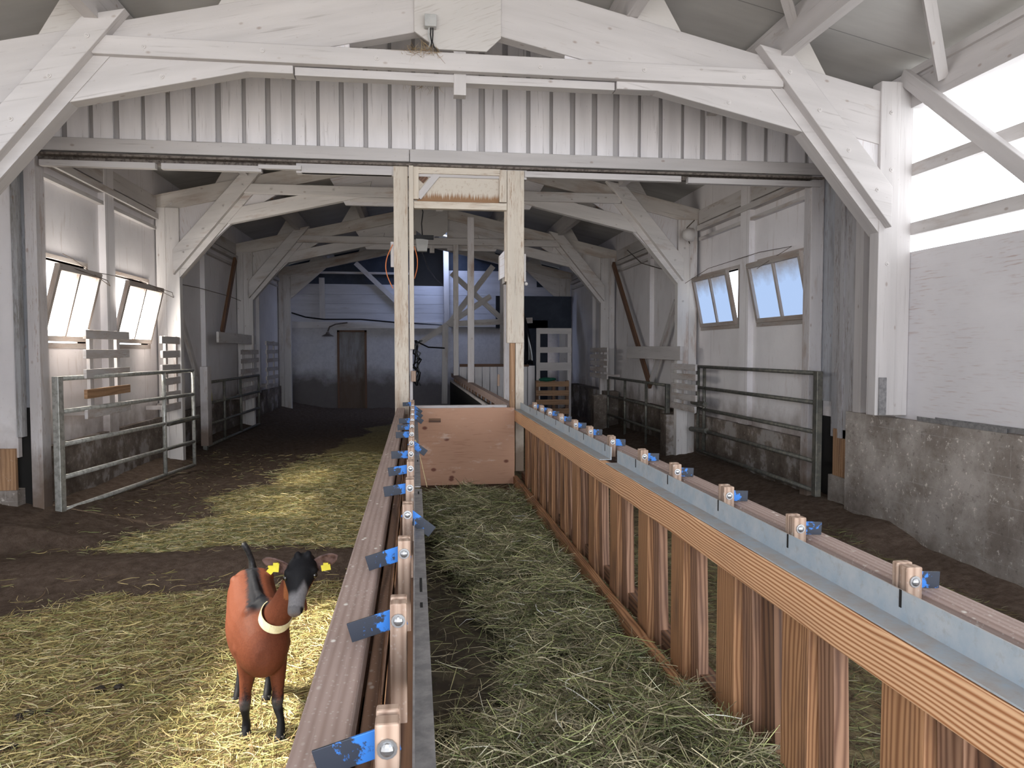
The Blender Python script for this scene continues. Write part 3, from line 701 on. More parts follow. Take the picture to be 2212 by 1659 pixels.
mb = MB(); mb.box(.93, .965, .25, 6.93, .235, .385); mb.build('kerb_board', 'slat_fir', fr)
for i, y in enumerate(SL_R):
    mb = MB(); mb.beam((.985, y-.07, .40), (.985, y-.07, 1.0), (0, 1, 0), .135, .035); mb.build('fixed_slat', 'slat_fir', fr, bevel=.004)
    mb = MB(); mb.beam((1.012, y-.196, .42), (1.006, y-.178, .995), (0, 1, 0), .072, .040); mb.build('fixed_slat', 'slat_mid', fr, bevel=.004)
    if i in (2, 4, 9, 11): 
        mb = MB(); mb.beam((1.03, y-.275, .42), (1.03, y-.245, .995), (0, 1, 0), .09, .03); mb.build('dark_slat', 'slat_dark', fr)
def latch(parent, x, y, side, tilt, zc, L, tabh, tw, two=True, flip=False):
    mb = MB(); mb.box(x-tw/2, x+tw/2, y-.028, y-.002, zc-.42 if x < .5 else zc-.08, zc+.030); bl = mb.build('swing_bar', 'block', parent, bevel=.003)
    if two: mb = MB(); mb.box(x-tw/2, x+tw/2, y+.004, y+.022, zc-.08, zc+.032); mb.build('swing_bar_back', 'block', bl, bevel=.003)
    mb = MB(); a = math.radians(tilt); d = Vector((side*math.cos(a), 0, -math.sin(a))); p = Vector((x, y+.001, zc-.004))
    mb.beam(p-d*.012, p+d*L, (0, 0, 1), tabh, .004); u0 = min(q[0] for q in mb.uv[:16]); mb.uv = [(q[0]-u0 if i_ < 16 else (.0 if i_ < 20 else L), q[1]) for i_, q in enumerate(mb.uv)]; mb.build('blue_latch', 'blue', bl, bevel=.0008)
    mb = MB(); mb.tube([(x, y-.028, zc), (x, y-.031, zc)], .0125, 12); mb.ball((x, y-.031, zc), .009, 1, .6, 1, 10, 6); mb.build('bolt', 'steel', bl, smooth=False)
for i, y in enumerate(YS_R):
    latch(fr, 1.036, y, 1, 3, 1.166, .078 if i < 11 else .07, .036, .036)

fl = thing('feed_fence', 'left-hand feed fence of droppings-spotted boards beside the goat', 'feed fence', (-.1, .3, 0), 'headlock feed fences along the alley')
mb = MB(); mb.box(-.168, -.092, .25, 6.885, 1.065, 1.12); mb.build('top_board', 'pink', fl, bevel=.006)
mb = MB(); mb.box(-.168, -.130, .25, 6.885, .96, 1.063); mb.build('side_board', 'pink', fl)
mb = MB(); mb.box(-.088, -.066, .25, 6.885, 1.00, 1.062); mb.build('inner_rail', 'brownrail', fl, bevel=.003)
mb = MB(); mb.box(-.112, -.066, .25, 6.885, .93, 1.00); mb.build('inner_rail', 'brownrail', fl, bevel=.003)
for a, b, k in ((.25, 2.85, 1), (2.9, 4.2, .85), (4.24, 6.885, .8)):
    mb = MB(); mb.box(-.004, .024*k, a, b, 1.115, 1.119); mb.box(-.006, -.003, a, b, 1.05, 1.15 if a < 1 else 1.14); mb.build('steel_angle', 'galv_dull', fl)
mb = MB()
for y, L in ((1.62, .10), (1.52, .03), (2.74, .05), (3.55, .05)): mb.box(.008, .0135, y, y+L, 1.1192, 1.1198)
mb.build('angle_slots', 'dark', fl)
for z0, z1, m in ((.36, .46, 'slat_dark'), (.9, .98, 'slat_dark')):
    mb = MB(); mb.box(-.06, .0, .25, 6.885, z0, z1); mb.build('lower_rail', m, fl)
for y in [.4+.43*i for i in range(15)]:
    mb = MB(); mb.box(-.10, -.065, y, y+.13, .1, 1.0); mb.build('fixed_slat', 'slat_fir', fl)
mb = MB(); mb.box(-.1, -.065, .25, 6.885, .0, .36); mb.build('kerb_board', 'slat_dark', fl)
for i, y in enumerate(YS_L):
    fl_t = i in (5+0, 9, 10, 11)
    s, tl = (1, 38) if i in (4,) else ((1, 36) if i in (8, 12, 13, 14) else (-1, -(-14)))
    if s < 0: tl = 16 if i < 4 else 8 if i < 7 else 2
    latch(fl, -.036-.001*0+min(.016, .004*max(0, i-1)), y, s, tl, 1.168, .092, .036, .030)
mb = MB()
mb.box(.02, .925, 6.88, 6.90, .395, 1.115)
o = mb.build('alley_end_board', 'plyorange'); tag(o, 'reddish plywood panel closing off the hay alley between the fences', 'plywood panel')
for (x0, x1, z0, z1) in ((.14, .245, .975, 1.02), (.22, .27, .42, .455)):
    pass
mb = MB(); mb.box(.125, .235, 6.872, 6.880, .985, 1.02); mb.build('wooden_patch', 'slat_dark', o)
mb = MB(); mb.box(0.0, .86, 6.93, 7.00, 1.05, 1.135); tag(mb.build('cross_rail', 'jamb'), 'dark-edged rail just behind the plywood alley panel', 'rail')
mb = MB(); mb.box(.62, .90, 7.05, 7.11, .24, .42); mb.box(.04, .5, 7.05, 7.11, .24, .40); tag(mb.build('sill_board', 'slat_dark'), 'dark low board beneath the plywood alley panel', 'board')

# tall posts of the alley and the doorway piece between them
def post(name, boxes, mat, label, cat='post', **k):
    t = thing(name, label, cat, (boxes[0][0], boxes[0][2], boxes[0][4]), k.get('group'))
    for i, b in enumerate(boxes):
        m = b[6] if len(b) > 6 else mat
        mb = MB(); mb.box(*b[:6]); mb.build('board', m, t, bevel=.004)
    return t
POSTL = post('alley_post', [(-.185, -.055, 6.94, 7.02, .6, 3.345), (-.045, -.004, 6.90, 6.99, 1.66, 3.345), (-.05, -.02, 7.0, 7.05, .3, 2.4, 'jamb'), (-.035, .01, 6.93, 6.99, 1.36, 1.46, 'block')], 'post', 'left tall cream post at the far end of the alley')
POSTR = post('alley_post', [(.865, 1.025, 6.94, 7.02, 1.72, 3.33), (.945, 1.025, 6.95, 7.04, .5, 1.74), (.895, .940, 6.95, 7.03, .5, 1.72, 'bare'), (.845, .873, 6.97, 7.03, 2.3, 3.33)], 'post', 'right tall cream post at the far end of the alley')
t = thing('doorway_head_panel', 'stained white head panel hanging between the two tall alley posts', 'head panel', (.42, 6.95, 3.0))
mb = MB(); mb.plate([(.03, 6.97, 3.03), (.845, 6.97, 3.03), (.845, 6.97, 3.27), (.03, 6.97, 3.27)], (0, .015, 0)); mb.build('drip_board', 'drip', t)
for q in t.children:
    uvl = q.data.uv_layers[0].data; mn = min(a.uv[1] for a in uvl)
    mx_ = max(a.uv[1] for a in uvl)
    for a in uvl: a.uv[1] = mx_-a.uv[1]
mb = MB(); mb.box(.0, .86, 6.92, 6.99, 2.955, 3.02); mb.build('bottom_rail', 'post', t, bevel=.004)
mb = MB(); mb.box(.04, .80, 6.93, 6.98, 3.275, 3.335); mb.build('top_rail', 'post', t, bevel=.004)
mb = MB(); mb.box(-.005, .045, 6.93, 6.98, 3.04, 3.345); mb.box(.79, .86, 6.93, 6.98, 3.03, 3.33); mb.build('side_rail', 'post', t, bevel=.004)
mb = MB(); mb.beam((.04, 6.955, 3.06), (.22, 6.955, 3.28), (1, 0, -1), .06, .02); mb.build('corner_strut', 'white', t)
mb = MB(); mb.beam((.055, 6.962, 3.22), (.10, 6.962, 3.27), (0, 0, 1), .09, .004); mb.build('gap_shade', 'slat_dark', t)  # thin dark plate standing in for a shaded corner gap

# posts standing farther along the right-hand feed line
for (x, y, wd, z0, z1, lab, mt) in ((.875, 11.6, .10, 1.14, 3.72, 'slim pale post standing on the far feed rail, between the tall alley posts', 'jamb'),
                                    (.80, 14.5, .10, 1.16, 3.7, 'darker slim post behind the pale one on the far feed rail', 'white2'),
                                    (.99, 7.85, .085, .3, 2.5, 'short worn post tucked behind the right tall alley post', 'jamb')):
    mb = MB(); mb.box(x-wd/2, x+wd/2, y, y+.08, z0, z1); tag(mb.build('feed_line_post', mt, bevel=.004), lab, 'post', 'slim posts along the far feed line')
t = thing('far_feed_fence', 'far feed fence of pale rail and dark netting beyond the plywood panel', 'feed fence', (.9, 7.2, .3))
mb = MB(); mb.beam((.93, 7.2, 1.09), (.80, 15.8, 1.13), (1, 0, 0), .07, .08); mb.build('top_rail', 'pink', t)
mb = MB(); mb.plate([(.88, 7.3, .35), (.74, 15.8, .35), (.74, 15.8, 1.02), (.88, 7.3, 1.02)], (.02, 0, 0)); mb.build('netting', 'dark', t)
for i in range(16):
    mb = MB(); y = 7.5+i*.52; mb.box(.90-.014*i*.5, .93-.014*i*.5, y, y+.07, .35, 1.06); mb.build('slat', 'slat_dark', t)
mb = MB(); mb.beam((.87, 7.2, .99), (.74, 15.6, 1.02), (1, 0, 0), .03, .035); mb.build('lower_rail', 'jamb', t)
mb = MB(); mb.box(.855, .875, 7.66, 7.70, 1.28, 1.40); mb.build('swing_bar', 'block', t)
mb = MB(); mb.box(-.12, -.05, 7.1, 15.8, 1.0, 1.12); mb.box(-.1, -.07, 7.1, 15.8, .3, 1.0); tag(mb.build('far_feed_rail', 'slat_dark'), 'dark far feed rail running on behind the left tall alley post', 'rail')
# board boxes screwed to the posts
t = thing('post_box', 'small white plywood box on the inner side of the right tall post', 'box', (.80, 7.0, 2.3))
mb = MB(); mb.plate([(.80, 6.99, 2.32), (.87, 6.99, 2.36), (.87, 6.99, 2.62), (.80, 6.99, 2.545)], (0, .10, 0)); mb.build('side', 'plywhite', t)
mb = MB(); mb.box(.86, .90, 7.0, 7.3, 2.3, 2.6); mb.build('back', 'white', t)
mb = MB(); mb.box(-.215, -.186, 6.96, 7.0, 2.42, 2.65); mb.build('cleat', 'white', POSTL)
mb = MB(); mb.box(1.028, 1.045, 6.96, 7.0, 2.3, 2.56); mb.ball((1.05, 6.98, 2.28), .018); mb.build('bracket', 'white2', POSTR)
# orange cord loop
mb = MB(); pts = []
for i in range(15):
    a = math.pi*i/14; pts.append((-.195-.065*math.sin(a), 6.93, 2.62-.40*i/14))
mb.tube(pts, .005, 6); tag(mb.build('orange_cord', 'orange'), 'loop of orange cord hanging on the left tall post', 'cord')
mb = MB(); pts = [(.0+.03*math.sin(math.pi*i/10), 7.02, 2.62-.30*i/10) for i in range(11)]
mb.tube(pts, .005, 6); tag(mb.build('orange_cord', 'orange'), 'short run of orange cord inside the left tall post', 'cord')
# flood light and its cable
t = thing('flood_light', 'small grey flood light hanging from its cable below the second truss', 'lamp', (.12, 10.1, 3.1))
mb = MB(); mb.plate([(.04, 10.05, 2.98), (.17, 10.05, 2.98), (.19, 10.05, 3.13), (.02, 10.05, 3.15)], (0, .1, 0)); mb.build('housing', 'greybox', t)
mb = MB(); mb.box(.0, .26, 10.04, 10.12, 3.14, 3.19); mb.build('bracket', 'black', t)
mb = MB(); mb.tube([(.11, 10.1, 3.19), (.10, 10.1, 3.35), (.12, 10.1, 3.5), (.09, 10.1, 3.64), (.10, 10.1, 3.76)], .009, 6); mb.build('cable', 'black', t)
mb = MB(); mb.tube([at(912, 545, Y=10.3), at(925, 580, Y=12), at(940, 600, Y=14), at(958, 618, Y=16)], .01, 5); tag(mb.build('cable', 'black'), 'cable drooping from the flood light in front of the dark loft hole', 'cable')

# ================================================================== GATES
def gate(label, A, B, z0, z1, n, mat, uprights=(), hinge=True, round_far=False, r=.022, zf=None, group='tubular metal gates'):
    A = Vector((*A, 0)); B = Vector((*B, 0)); t = thing('tubular_gate', label, 'gate', (A.x, A.y, z0), group)
    def G(f, z): p = A.lerp(B, f); return Vector((p.x, p.y, z))
    for i in range(n):
        z = z0+(z1-z0)*i/(n-1); mb = MB(); mb.tube([G(0, z), G(1, z)], r, 10); mb.build('rail', mat, t, smooth=True)
    if hinge: mb = MB(); mb.beam(G(0, z0-.05), G(0, z1+.02), (B-A), .075, .06); mb.build('hinge_post', mat, t, bevel=.005)
    mb = MB(); mb.tube([G(1, z0-.01), G(1, z1+.01)], r, 10); mb.build('end_upright', mat, t, smooth=True)
    for f in uprights: mb = MB(); mb.tube([G(f, z0), G(f, z1)], r*1.05, 10); mb.build('upright', mat, t, smooth=True)
    return t
g = gate('light galvanised five-bar gate folded back along the left wall', (-3.13, 7.0), (-2.74, 9.65), .22, 1.40, 5, 'pipe', (.72,))
mb = MB(); mb.tube([(-2.84, 9.0, .80), (-2.72, 9.78, .81)], .03, 8); mb.build('slide_bolt', 'pipe_dark', g)
g = gate('dark five-bar gate standing open along the right wall under the windows', (3.87, 6.72), (3.86, 9.75), .28, 1.43, 5, 'pipe_dark', (.93,))
mb = MB(); mb.tube([(3.84, 9.9, .93), (3.84, 9.45, .93)], .035, 8); mb.tube([(3.84, 9.95, .55), (3.84, 9.4, .58)], .035, 8); mb.build('slide_bolt', 'pipe_dark', g)
g = gate('far left dim gate with a yellow sign near its hinge', (-3.02, 11.2), (-2.95, 14.6), .25, 1.18, 4, 'pipe_dark', (.3, .6))
mb = MB(); mb.plate([at(432, 838, Y=11.35), at(455, 838, Y=11.6), at(457, 868, Y=11.6), at(434, 872, Y=11.35)], (.01, .01, 0)); mb.build('yellow_sign', 'yellowdirty', g)
g = gate('far right dim grid gate with a yellow tub behind its end', (3.72, 10.6), (3.72, 14.0), .05, 1.13, 4, 'pipe_dark', (.3, .66))
t = thing('yellow_tub', 'dirty yellow tub hung on the far right gate', 'tub', (3.95, 13.6, .85))
mb = MB(); c = at(1331, 838, X=3.62)
prof = [(-.17, .10), (-.17, .15), (0, .19), (.13, .18), (.15, .14)]
mb.tube([(c.x+.12, c.y+.1, c.z+h) for h, r in prof], [r for h, r in prof], 14); mb.build('body', 'yellowdirty', t, smooth=True)

# ================================================================== HAY RACKS, WALL BOARDS
def rack(label, x, y0, y1, zs, h, posts, mat='slat', dx=0., bad=()):
    t = thing('slatted_rack', label, 'slatted rack', (x, y0, zs[-1]), 'slatted hay racks on the side walls')
    for i, z in enumerate(zs):
        mb = MB(); k = random.uniform(-.015, .015)
        mb.beam((x, y0+k, z), (x+dx, y1+k, z+k*.6), (0, 0, 1), h, .03); mb.build('slat', 'bare' if i in bad else mat, t, bevel=.003)
    for py in posts:
        mb = MB(); sg = 1 if x > 0 else -1; mb.box(x+.015*sg, x+.045*sg, py-.04, py+.04, zs[-1]-.05, zs[0]+.05); mb.build('upright', mat, t)
        mb = MB(); mb.box(x+.045*sg, XR+.03 if x > 0 else XL-.03, py-.02, py+.02, zs[-1]-.02, zs[-1]+.03); mb.build('wall_bracket', mat, t)
    return t
rack('broad white slatted rack standing before the left windows', -3.05, 7.36, 8.42, [1.80, 1.615, 1.43, 1.24, 1.05], .085, (7.55, 8.2), bad=(3,))
rack('narrow slatted rack beside the left truss post', -3.06, 9.5, 10.35, [1.78, 1.60, 1.43, 1.26, 1.09, .93], .09, (9.75, 10.15))
rack('small dim slatted rack on the left wall, nearer of two beyond the gate', -3.02, 13.4, 14.9, [1.62, 1.46, 1.28, 1.12, .95, .80], .08, (13.7, 14.5))
rack('small dim slatted rack on the left wall, farther of two beyond the gate', -3.02, 15.7, 17.0, [1.80, 1.62, 1.44, 1.26, 1.08, .9], .08, (16.0, 16.7))
rack('white slatted rack beside the right truss post', 3.70, 9.42, 10.35, [1.42, 1.29, 1.15, 1.01, .86], .085, (10.3, 9.95))
rack('far slatted rack on the right wall behind the grid gate', 3.68, 13.9, 15.3, [1.66, 1.53, 1.40, 1.27, 1.14], .09, (14.3, 15.0))
for (a, b, wd, x, mt, nm, lab) in (((12.62, 1.62), (9.98, 1.61), .20, 3.70, 'white', 'wall_board', 'wide white board fixed level on the right wall past the windows'),
                               ((12.2, 1.86), (14.9, 1.85), .17, -3.08, 'white2', 'wall_board', 'short white board fixed level on the left wall in the shade')):
    mb = MB(); mb.beam((x, a[0], a[1]), (x, b[0], b[1]), (0, 0, 1), wd, .04); tag(mb.build(nm, mt, bevel=.004), lab, 'board')
def diag(p, q, X, wd, mt, lab):
    a = at(*p, X=X); b = at(*q, X=X); mb = MB(); mb.beam(a, b, (0, 1, 0), wd, .05); tag(mb.build('wall_brace', mt), lab, 'brace', 'diagonal braces on the side walls')
diag((1325, 570), (1405, 835), 3.9, .10, 'slat_dark', 'brown diagonal brace on the right wall, leaning away from the middle truss')
diag((1460, 650), (1405, 830), 3.92, .09, 'white2', 'pale diagonal brace on the right wall, left of the far window')
diag((378, 640), (432, 835), -3.22, .10, 'white2', 'pale diagonal brace on the left wall behind the narrow rack')
diag((508, 560), (480, 718), -3.2, .11, 'slat_dark', 'dark diagonal brace on the left wall under the middle truss')
mb = MB(); mb.box(-3.0, -2.9, 10.9, 11.1, .3, 1.42); tag(mb.build('gate_stub_post', 'jamb'), 'short pale post at the latch end of the light left gate', 'post')
for (x, y, z1, lab) in ((3.6, 10.3, .72, 'dark concrete pier between the two right gates'), (3.45, 14.06, .78, 'dark concrete pier at the end of the far right gate')):
    mb = MB(); mb.box(x, 3.97 if y < 12 else 3.72, y, y+.25, 0, z1); tag(mb.build('concrete_pier', 'conc_step'), lab, 'pier')

# ================================================================== FAR END CLUTTER
for (a, b, c, d_, lab) in (((695, 600), (697, 690), 20.54, .14, 'upright white stud in the gable of the back wall'), ((768, 568), (865, 660), 20.54, .13, 'diagonal stud rising across the dark blue gable'),
                           ((963, 530), (965, 705), 20.3, .14, 'tall bluish stud beside the dark loft hole')):
    mb = MB(); mb.beam(at(*a, Y=c), at(*b, Y=c), (1, 0, 0), d_, .08); tag(mb.build('stud', 'white2' if a[0] < 900 else 'white'), lab, 'stud')
t = thing('bracing_frame', 'crossed white bracing frame standing behind the slim posts at the far end', 'bracing frame', (.75, 17.2, 0))
for (a, b, Y, wd, nm) in (((968, 702), (1065, 575), 17.2, .13, 'brace'), ((900, 745), (1060, 640), 17.3, .13, 'brace'), ((975, 590), (1085, 690), 17.4, .12, 'brace'),
                          ((962, 705), (960, 872), 17.2, .13, 'post'), ((965, 700), (1150, 692), 17.35, .13, 'beam'), ((1086, 560), (1086, 895), 17.4, .13, 'post')):
    mb = MB(); mb.beam(at(*a, Y=Y), at(*b, Y=Y), (0, 0, 1) if abs(a[0]-b[0]) > 30 else (1, 0, 0), wd, .06); mb.build(nm, 'white2', t)
t = thing('board_fence', 'far low fence of upright grey boards right of the feed line', 'board fence', (1.0, 15.9, 0))
mb = MB(); x = .95
while x < 2.45: mb.box(x, x+.15, 15.9, 15.93, .1, 1.32); x += .165
mb.build('boards', 'siding', t); mb = MB(); mb.box(.95, 2.45, 15.86, 15.9, 1.30, 1.36); mb.build('rail', 'slat_dark', t)
t = thing('pallet_gate', 'white open slatted hatch standing beyond the right tall post', 'hatch', (2.57, 15.5, 1.2))
for z, h in ((2.06, .12), (1.66, .12), (1.31, .17)):
    mb = MB(); mb.box(2.57, 3.30, 15.44, 15.47, z-h/2, z+h/2); mb.build('slat', 'white', t)
mb = MB(); mb.box(2.55, 2.63, 15.47, 15.52, .02, 2.12); mb.box(3.22, 3.30, 15.47, 15.52, .02, 2.12); mb.build('frame', 'white2', t)
t = thing('pallet', 'brown pallet standing under the white hatch', 'pallet', (2.55, 15.2, .1))
for z in (.95, .76, .57, .38, .2): mb = MB(); mb.box(2.5, 3.2, 15.2, 15.23, z-.055, z+.055); mb.build('slat', 'bare', t)
for x in (2.5, 2.85, 3.14): mb = MB(); mb.box(x, x+.06, 15.23, 15.33, .1, 1.02); mb.build('runner', 'slat_dark', t)
mb = MB(); a = Vector((2.72, 15.24, 1.04))
mb.ball(tuple(a), .14, 1.15, .6, .35, 12, 8); mb.ball((a.x+.12, a.y, a.z+.01), .08, 1.2, .6, .4); tag(mb.build('green_cloth', 'green', smooth=True), 'green cloth lying over the brown pallet', 'cloth')
# black plastic sheet
mb = MB(); N = 12; pts = []
A = at(1128, 665, Y=15.8); B = at(1160, 785, Y=15.8)
vs0 = len(mb.v)
for j in range(N+1):
    for i in range(N+1):
        f, gg = i/N, j/N
        x = 1.9+f*(.62-.22*(1-gg)**2); z = 2.55-gg*1.2
        mb.v.append((x, 15.75+.05*math.sin(f*14+gg*2)+.03*math.sin(f*31), z))
for j in range(N):
    for i in range(N):
        q = j*(N+1)+i; mb.f.append((q, q+1, q+N+2, q+N+1)); mb.uv += [(0, 0)]*4
o = mb.build('plastic_sheet', flat('shiny_black_sheet', (.008, .009, .012), .16), smooth=True); so = o.modifiers.new('t', 'SOLIDIFY'); so.thickness = .006
tag(o, 'shiny black plastic sheet hanging left of the white hatch', 'plastic sheet')
mb = MB(); mb.box(2.0, 3.9, 18.3, 18.38, 2.2, 3.0); mb.box(2.7, 3.3, 18.3, 18.38, 0, 2.4); tag(mb.build('dark_partition', 'darknavy'), 'dark partition in the corner beyond the hatch', 'partition')
# cables on the back wall, gooseneck lamp
mb = MB(); mb.tube([at(605, 668, Y=20.4), at(660, 685, Y=20.4), at(700, 690, Y=20.4), at(780, 690, Y=20.4), at(860, 697, Y=20.4), at(965, 702, Y=20.3)], .02, 5); tag(mb.build('cable', 'black'), 'black cable sagging along the ledge of the back wall', 'cable')
t = thing('gooseneck_lamp', 'dark gooseneck lamp on the back wall above left of the door', 'lamp', tuple(at(710, 715, Y=20.3)))
mb = MB(); mb.tube([at(750, 697, Y=20.5), at(725, 700, Y=20.35), at(712, 706, Y=20.3), at(708, 716, Y=20.3)], .02, 6); mb.build('arm', 'wire', t)
p = at(708, 724, Y=20.3); mb = MB(); mb.tube([p+Vector((0, 0, .09)), p+Vector((0, 0, .03)), p-Vector((0, 0, .03))], [.03, .06, .17], 12); mb.build('shade', 'wire', t)
t = thing('cable_bundle', 'tangle of black cables hanging behind the left tall post', 'cables', tuple(at(903, 745, Y=15)))
for k in range(5):
    mb = MB(); r = random.Random(k); q = [at(898+r.uniform(-5, 10), 735+i*14, Y=15)+Vector((r.uniform(-.05, .05), 0, 0)) for i in range(8)]
    mb.tube(q, .018, 5); mb.build('cable', 'black', t)
mb = MB(); mb.tube([at(900, 738, Y=15), at(925, 750, Y=15.2), at(960, 752, Y=15.5)], .016, 5); mb.build('cable', 'black', t)
mb = MB(); c = Vector((-3.35, 15.2, .96)); mb.tube([c-Vector((0, 0, .18)), c+Vector((0, 0, .06)), c+Vector((0, 0, .1)), c+Vector((0, 0, .16))], [.05, .05, .025, .025], 10); tag(mb.build('blue_bottle', 'bluepl', smooth=True), 'small blue bottle-shaped object on the left wall ledge', 'bottle')

# junction box with cables on the gusset
t = thing('junction_box', 'small white junction box on the gusset of the nearest truss', 'junction box', tuple(at(930, 45, Y=5.55)))
a = at(917, 30, Y=5.52); b = at(943, 58, Y=5.52)
mb = MB(); mb.box(a.x, b.x, 5.51, 5.575, b.z, a.z); mb.build('box', 'greybox', t, bevel=.004)
for k in range(3):
    mb = MB(); mb.tube([at(927+k*4, 58, Y=5.54), at(925+k*5, 75, Y=5.54), at(930+k*2, 90, Y=5.53), at(926+k*6, 103, Y=5.56)], .0045, 5); mb.build('cable', 'black' if k else 'greybox', t)
t = thing('wall_lamp', 'round bulkhead light on the right truss post above the knee brace', 'lamp', tuple(at(1490, 505, X=3.7)))
p = at(1489, 507, X=3.70); mb = MB(); mb.tube([p+Vector((.05, 0, 0)), p+Vector((-.03, 0, 0)), p+Vector((-.09, 0, 0))], [.09, .09, .05], 14); mb.build('housing', 'white2', t, smooth=True)
mb = MB(); mb.tube([at(1500, 476, X=3.72), at(1484, 492, X=3.70), at(1482, 508, X=3.68), at(1490, 526, X=3.7)], .008, 5); mb.build('cable', 'wire', t)

# ================================================================== STRAW AND HAY
def blades(name, mat, P, L, W, az, tilt, bend, tint, extra=None, rng=None):
    rng = rng or np.random.RandomState(1); N = len(P); K = 4
    d = np.stack([np.cos(az)*np.cos(tilt), np.sin(az)*np.cos(tilt), np.sin(tilt)], 1)
    side = np.stack([-np.sin(az), np.cos(az), np.zeros(N)], 1); up = np.cross(d, side)
    roll = rng.uniform(-1.2, 1.2, N); wv = side*np.cos(roll)[:, None]+up*np.sin(roll)[:, None]
    ba = rng.uniform(0, 2*np.pi, N); bv = side*np.cos(ba)[:, None]+up*(np.sin(ba)*.5)[:, None]
    V = np.zeros((N, K, 2, 3))
    for k in range(K):
        s = k/(K-1)-.5
        c = P+d*(L*s)[:, None]+bv*((bend*L)*(s*s*4-.33))[:, None]
        ww = W*(1.0 if 0 < k < K-1 else .55)
        V[:, k, 0] = c-wv*ww[:, None]/2; V[:, k, 1] = c+wv*ww[:, None]/2
    V = V.reshape(-1, 3); base = (np.arange(N)*K*2)[:, None]
    F = np.concatenate([base+np.array([[2*k, 2*k+1, 2*k+3, 2*k+2]]) for k in range(K-1)], 1).reshape(-1, 4)
    C = np.repeat(np.concatenate([tint, np.ones((N, 1))], 1), K*2, 0)
    if extra is not None:
        eV, eF, eC = extra; F = np.concatenate([F, eF+len(V)]); V = np.concatenate([V, eV]); C = np.concatenate([C, eC])
    me = bpy.data.meshes.new(name); me.vertices.add(len(V)); me.vertices.foreach_set('co', V.astype(np.float32).ravel())
    me.loops.add(F.size); me.loops.foreach_set('vertex_index', F.astype(np.int32).ravel())
    me.polygons.add(len(F)); me.polygons.foreach_set('loop_start', np.arange(0, F.size, 4, dtype=np.int32)); me.polygons.foreach_set('loop_total', np.full(len(F), 4, dtype=np.int32))
    me.update(); me.validate()
    a = me.attributes.new('tint', 'FLOAT_COLOR', 'POINT'); a.data.foreach_set('color', C.astype(np.float32).ravel())
    me.materials.append(M[mat]); o = bpy.data.objects.new(name, me); col.objects.link(o); o['kind'] = 'stuff'; return o
def tints(rng, N, cols, j=.12):
    cols = np.array(cols); c = cols[rng.randint(0, len(cols), N)]*(1+rng.uniform(-j, j, (N, 1))*2.2)
    return np.clip(c, 0, 1)
STRAW = [(.66, .53, .24), (.56, .46, .19), (.74, .64, .38), (.34, .30, .11), (.42, .38, .16), (.30, .20, .10), (.20, .14, .08), (.36, .38, .15)]
HAY = [(.29, .31, .14), (.22, .25, .10), (.38, .37, .20), (.50, .45, .29), (.16, .19, .08), (.34, .30, .20), (.62, .56, .38), (.17, .14, .09)]
def strew(name, n, x0, x1, y0, y1, rng, lmin, lmax, wd, cols, zoff, tsd, bend=.12, lit=True, ypow=1.):
    x = rng.uniform(x0, x1, n); y = y0+(y1-y0)*rng.uniform(0, 1, n)**ypow
    if lit:
        k = np.array([litter_at(a, b) for a, b in zip(x, y)]); keep = rng.uniform(0, 1, n) < np.clip(k, .03, 1)
        x, y = x[keep], y[keep]; n = len(x)
    z = np.array([ground_z(a, b) for a, b in zip(x, y)])+rng.uniform(.003, zoff, n)
    return name, np.stack([x, y, z], 1), rng.uniform(lmin, lmax, n), rng.uniform(wd*.6, wd*1.4, n), rng.uniform(0, 2*np.pi, n), rng.normal(0, tsd, n), np.abs(rng.normal(0, bend, n)), tints(rng, n, cols)
rng = np.random.RandomState(5)
a = strew('', 62000, XL, -.17, 1.6, 5.5, rng, .03, .15, .0034, STRAW, .035, .14)
o = blades('straw_bedding', 'straw', *a[1:], rng=rng); tag(o, 'golden straw strewn over the near left lane around the goat', 'straw')
a = strew('', 34000, XL+.3, -.15, 5.9, 11.5, rng, .04, .13, .0045, STRAW[:4]+HAY[:4], .025, .10, ypow=1.3)
o = blades('straw_bedding', 'straw', *a[1:], rng=rng); tag(o, 'greenish chaff carpeting the left lane beyond the doorway', 'straw')
a = strew('', 16000, 1.1, 3.6, 1.2, 6.0, rng, .04, .14, .0034, [tuple(v*.5 for v in c) for c in HAY[:5]+STRAW[3:]], .03, .12, lit=False)
o = blades('straw_bedding', 'straw', *a[1:], rng=rng); tag(o, 'dark greenish litter on the floor right of the orange feed fence', 'straw')

def hay_h(x, y):
    g = lambda cx, cy, sx, sy: math.exp(-((x-cx)/sx)**2-((y-cy)/sy)**2)
    h = .015+.20*g(.52, 1.9, .60, .60)+.10*g(.95, 2.3, .3, 1.0)+.13*g(.68, 3.5, .26, .8)+.13*g(.62, 4.6, .33, .8)+.17*g(.45, 6.0, .6, .9)+.13*g(.4, .9, .7, .5)
    h += .024*math.sin(x*17+y*9)+.020*math.sin(y*13-x*11)+.018*math.sin(x*31-y*22)+.012*math.sin(y*41+x*27)
    if x < .40: h -= .14*g(.12, 3.35, .22, .75)+.10*g(.08, 4.6, .12, .9)
    if y > 6.3: h -= (y-6.3)*.22
    return .24+max(0, h)
nx, ny = 36, 150; gx = np.linspace(.03, .93, nx); gy = np.linspace(.2, 6.86, ny)
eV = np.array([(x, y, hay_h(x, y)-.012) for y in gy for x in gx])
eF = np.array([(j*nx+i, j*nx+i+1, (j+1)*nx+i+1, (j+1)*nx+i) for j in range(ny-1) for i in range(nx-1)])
r_ = rng.uniform(.4, 1.3, (len(eV), 1)); eC = np.concatenate([np.array([[.030, .028, .015]])*r_, np.ones((len(eV), 1))], 1)  # near-black heap: shade deep between the stems is put into its colour
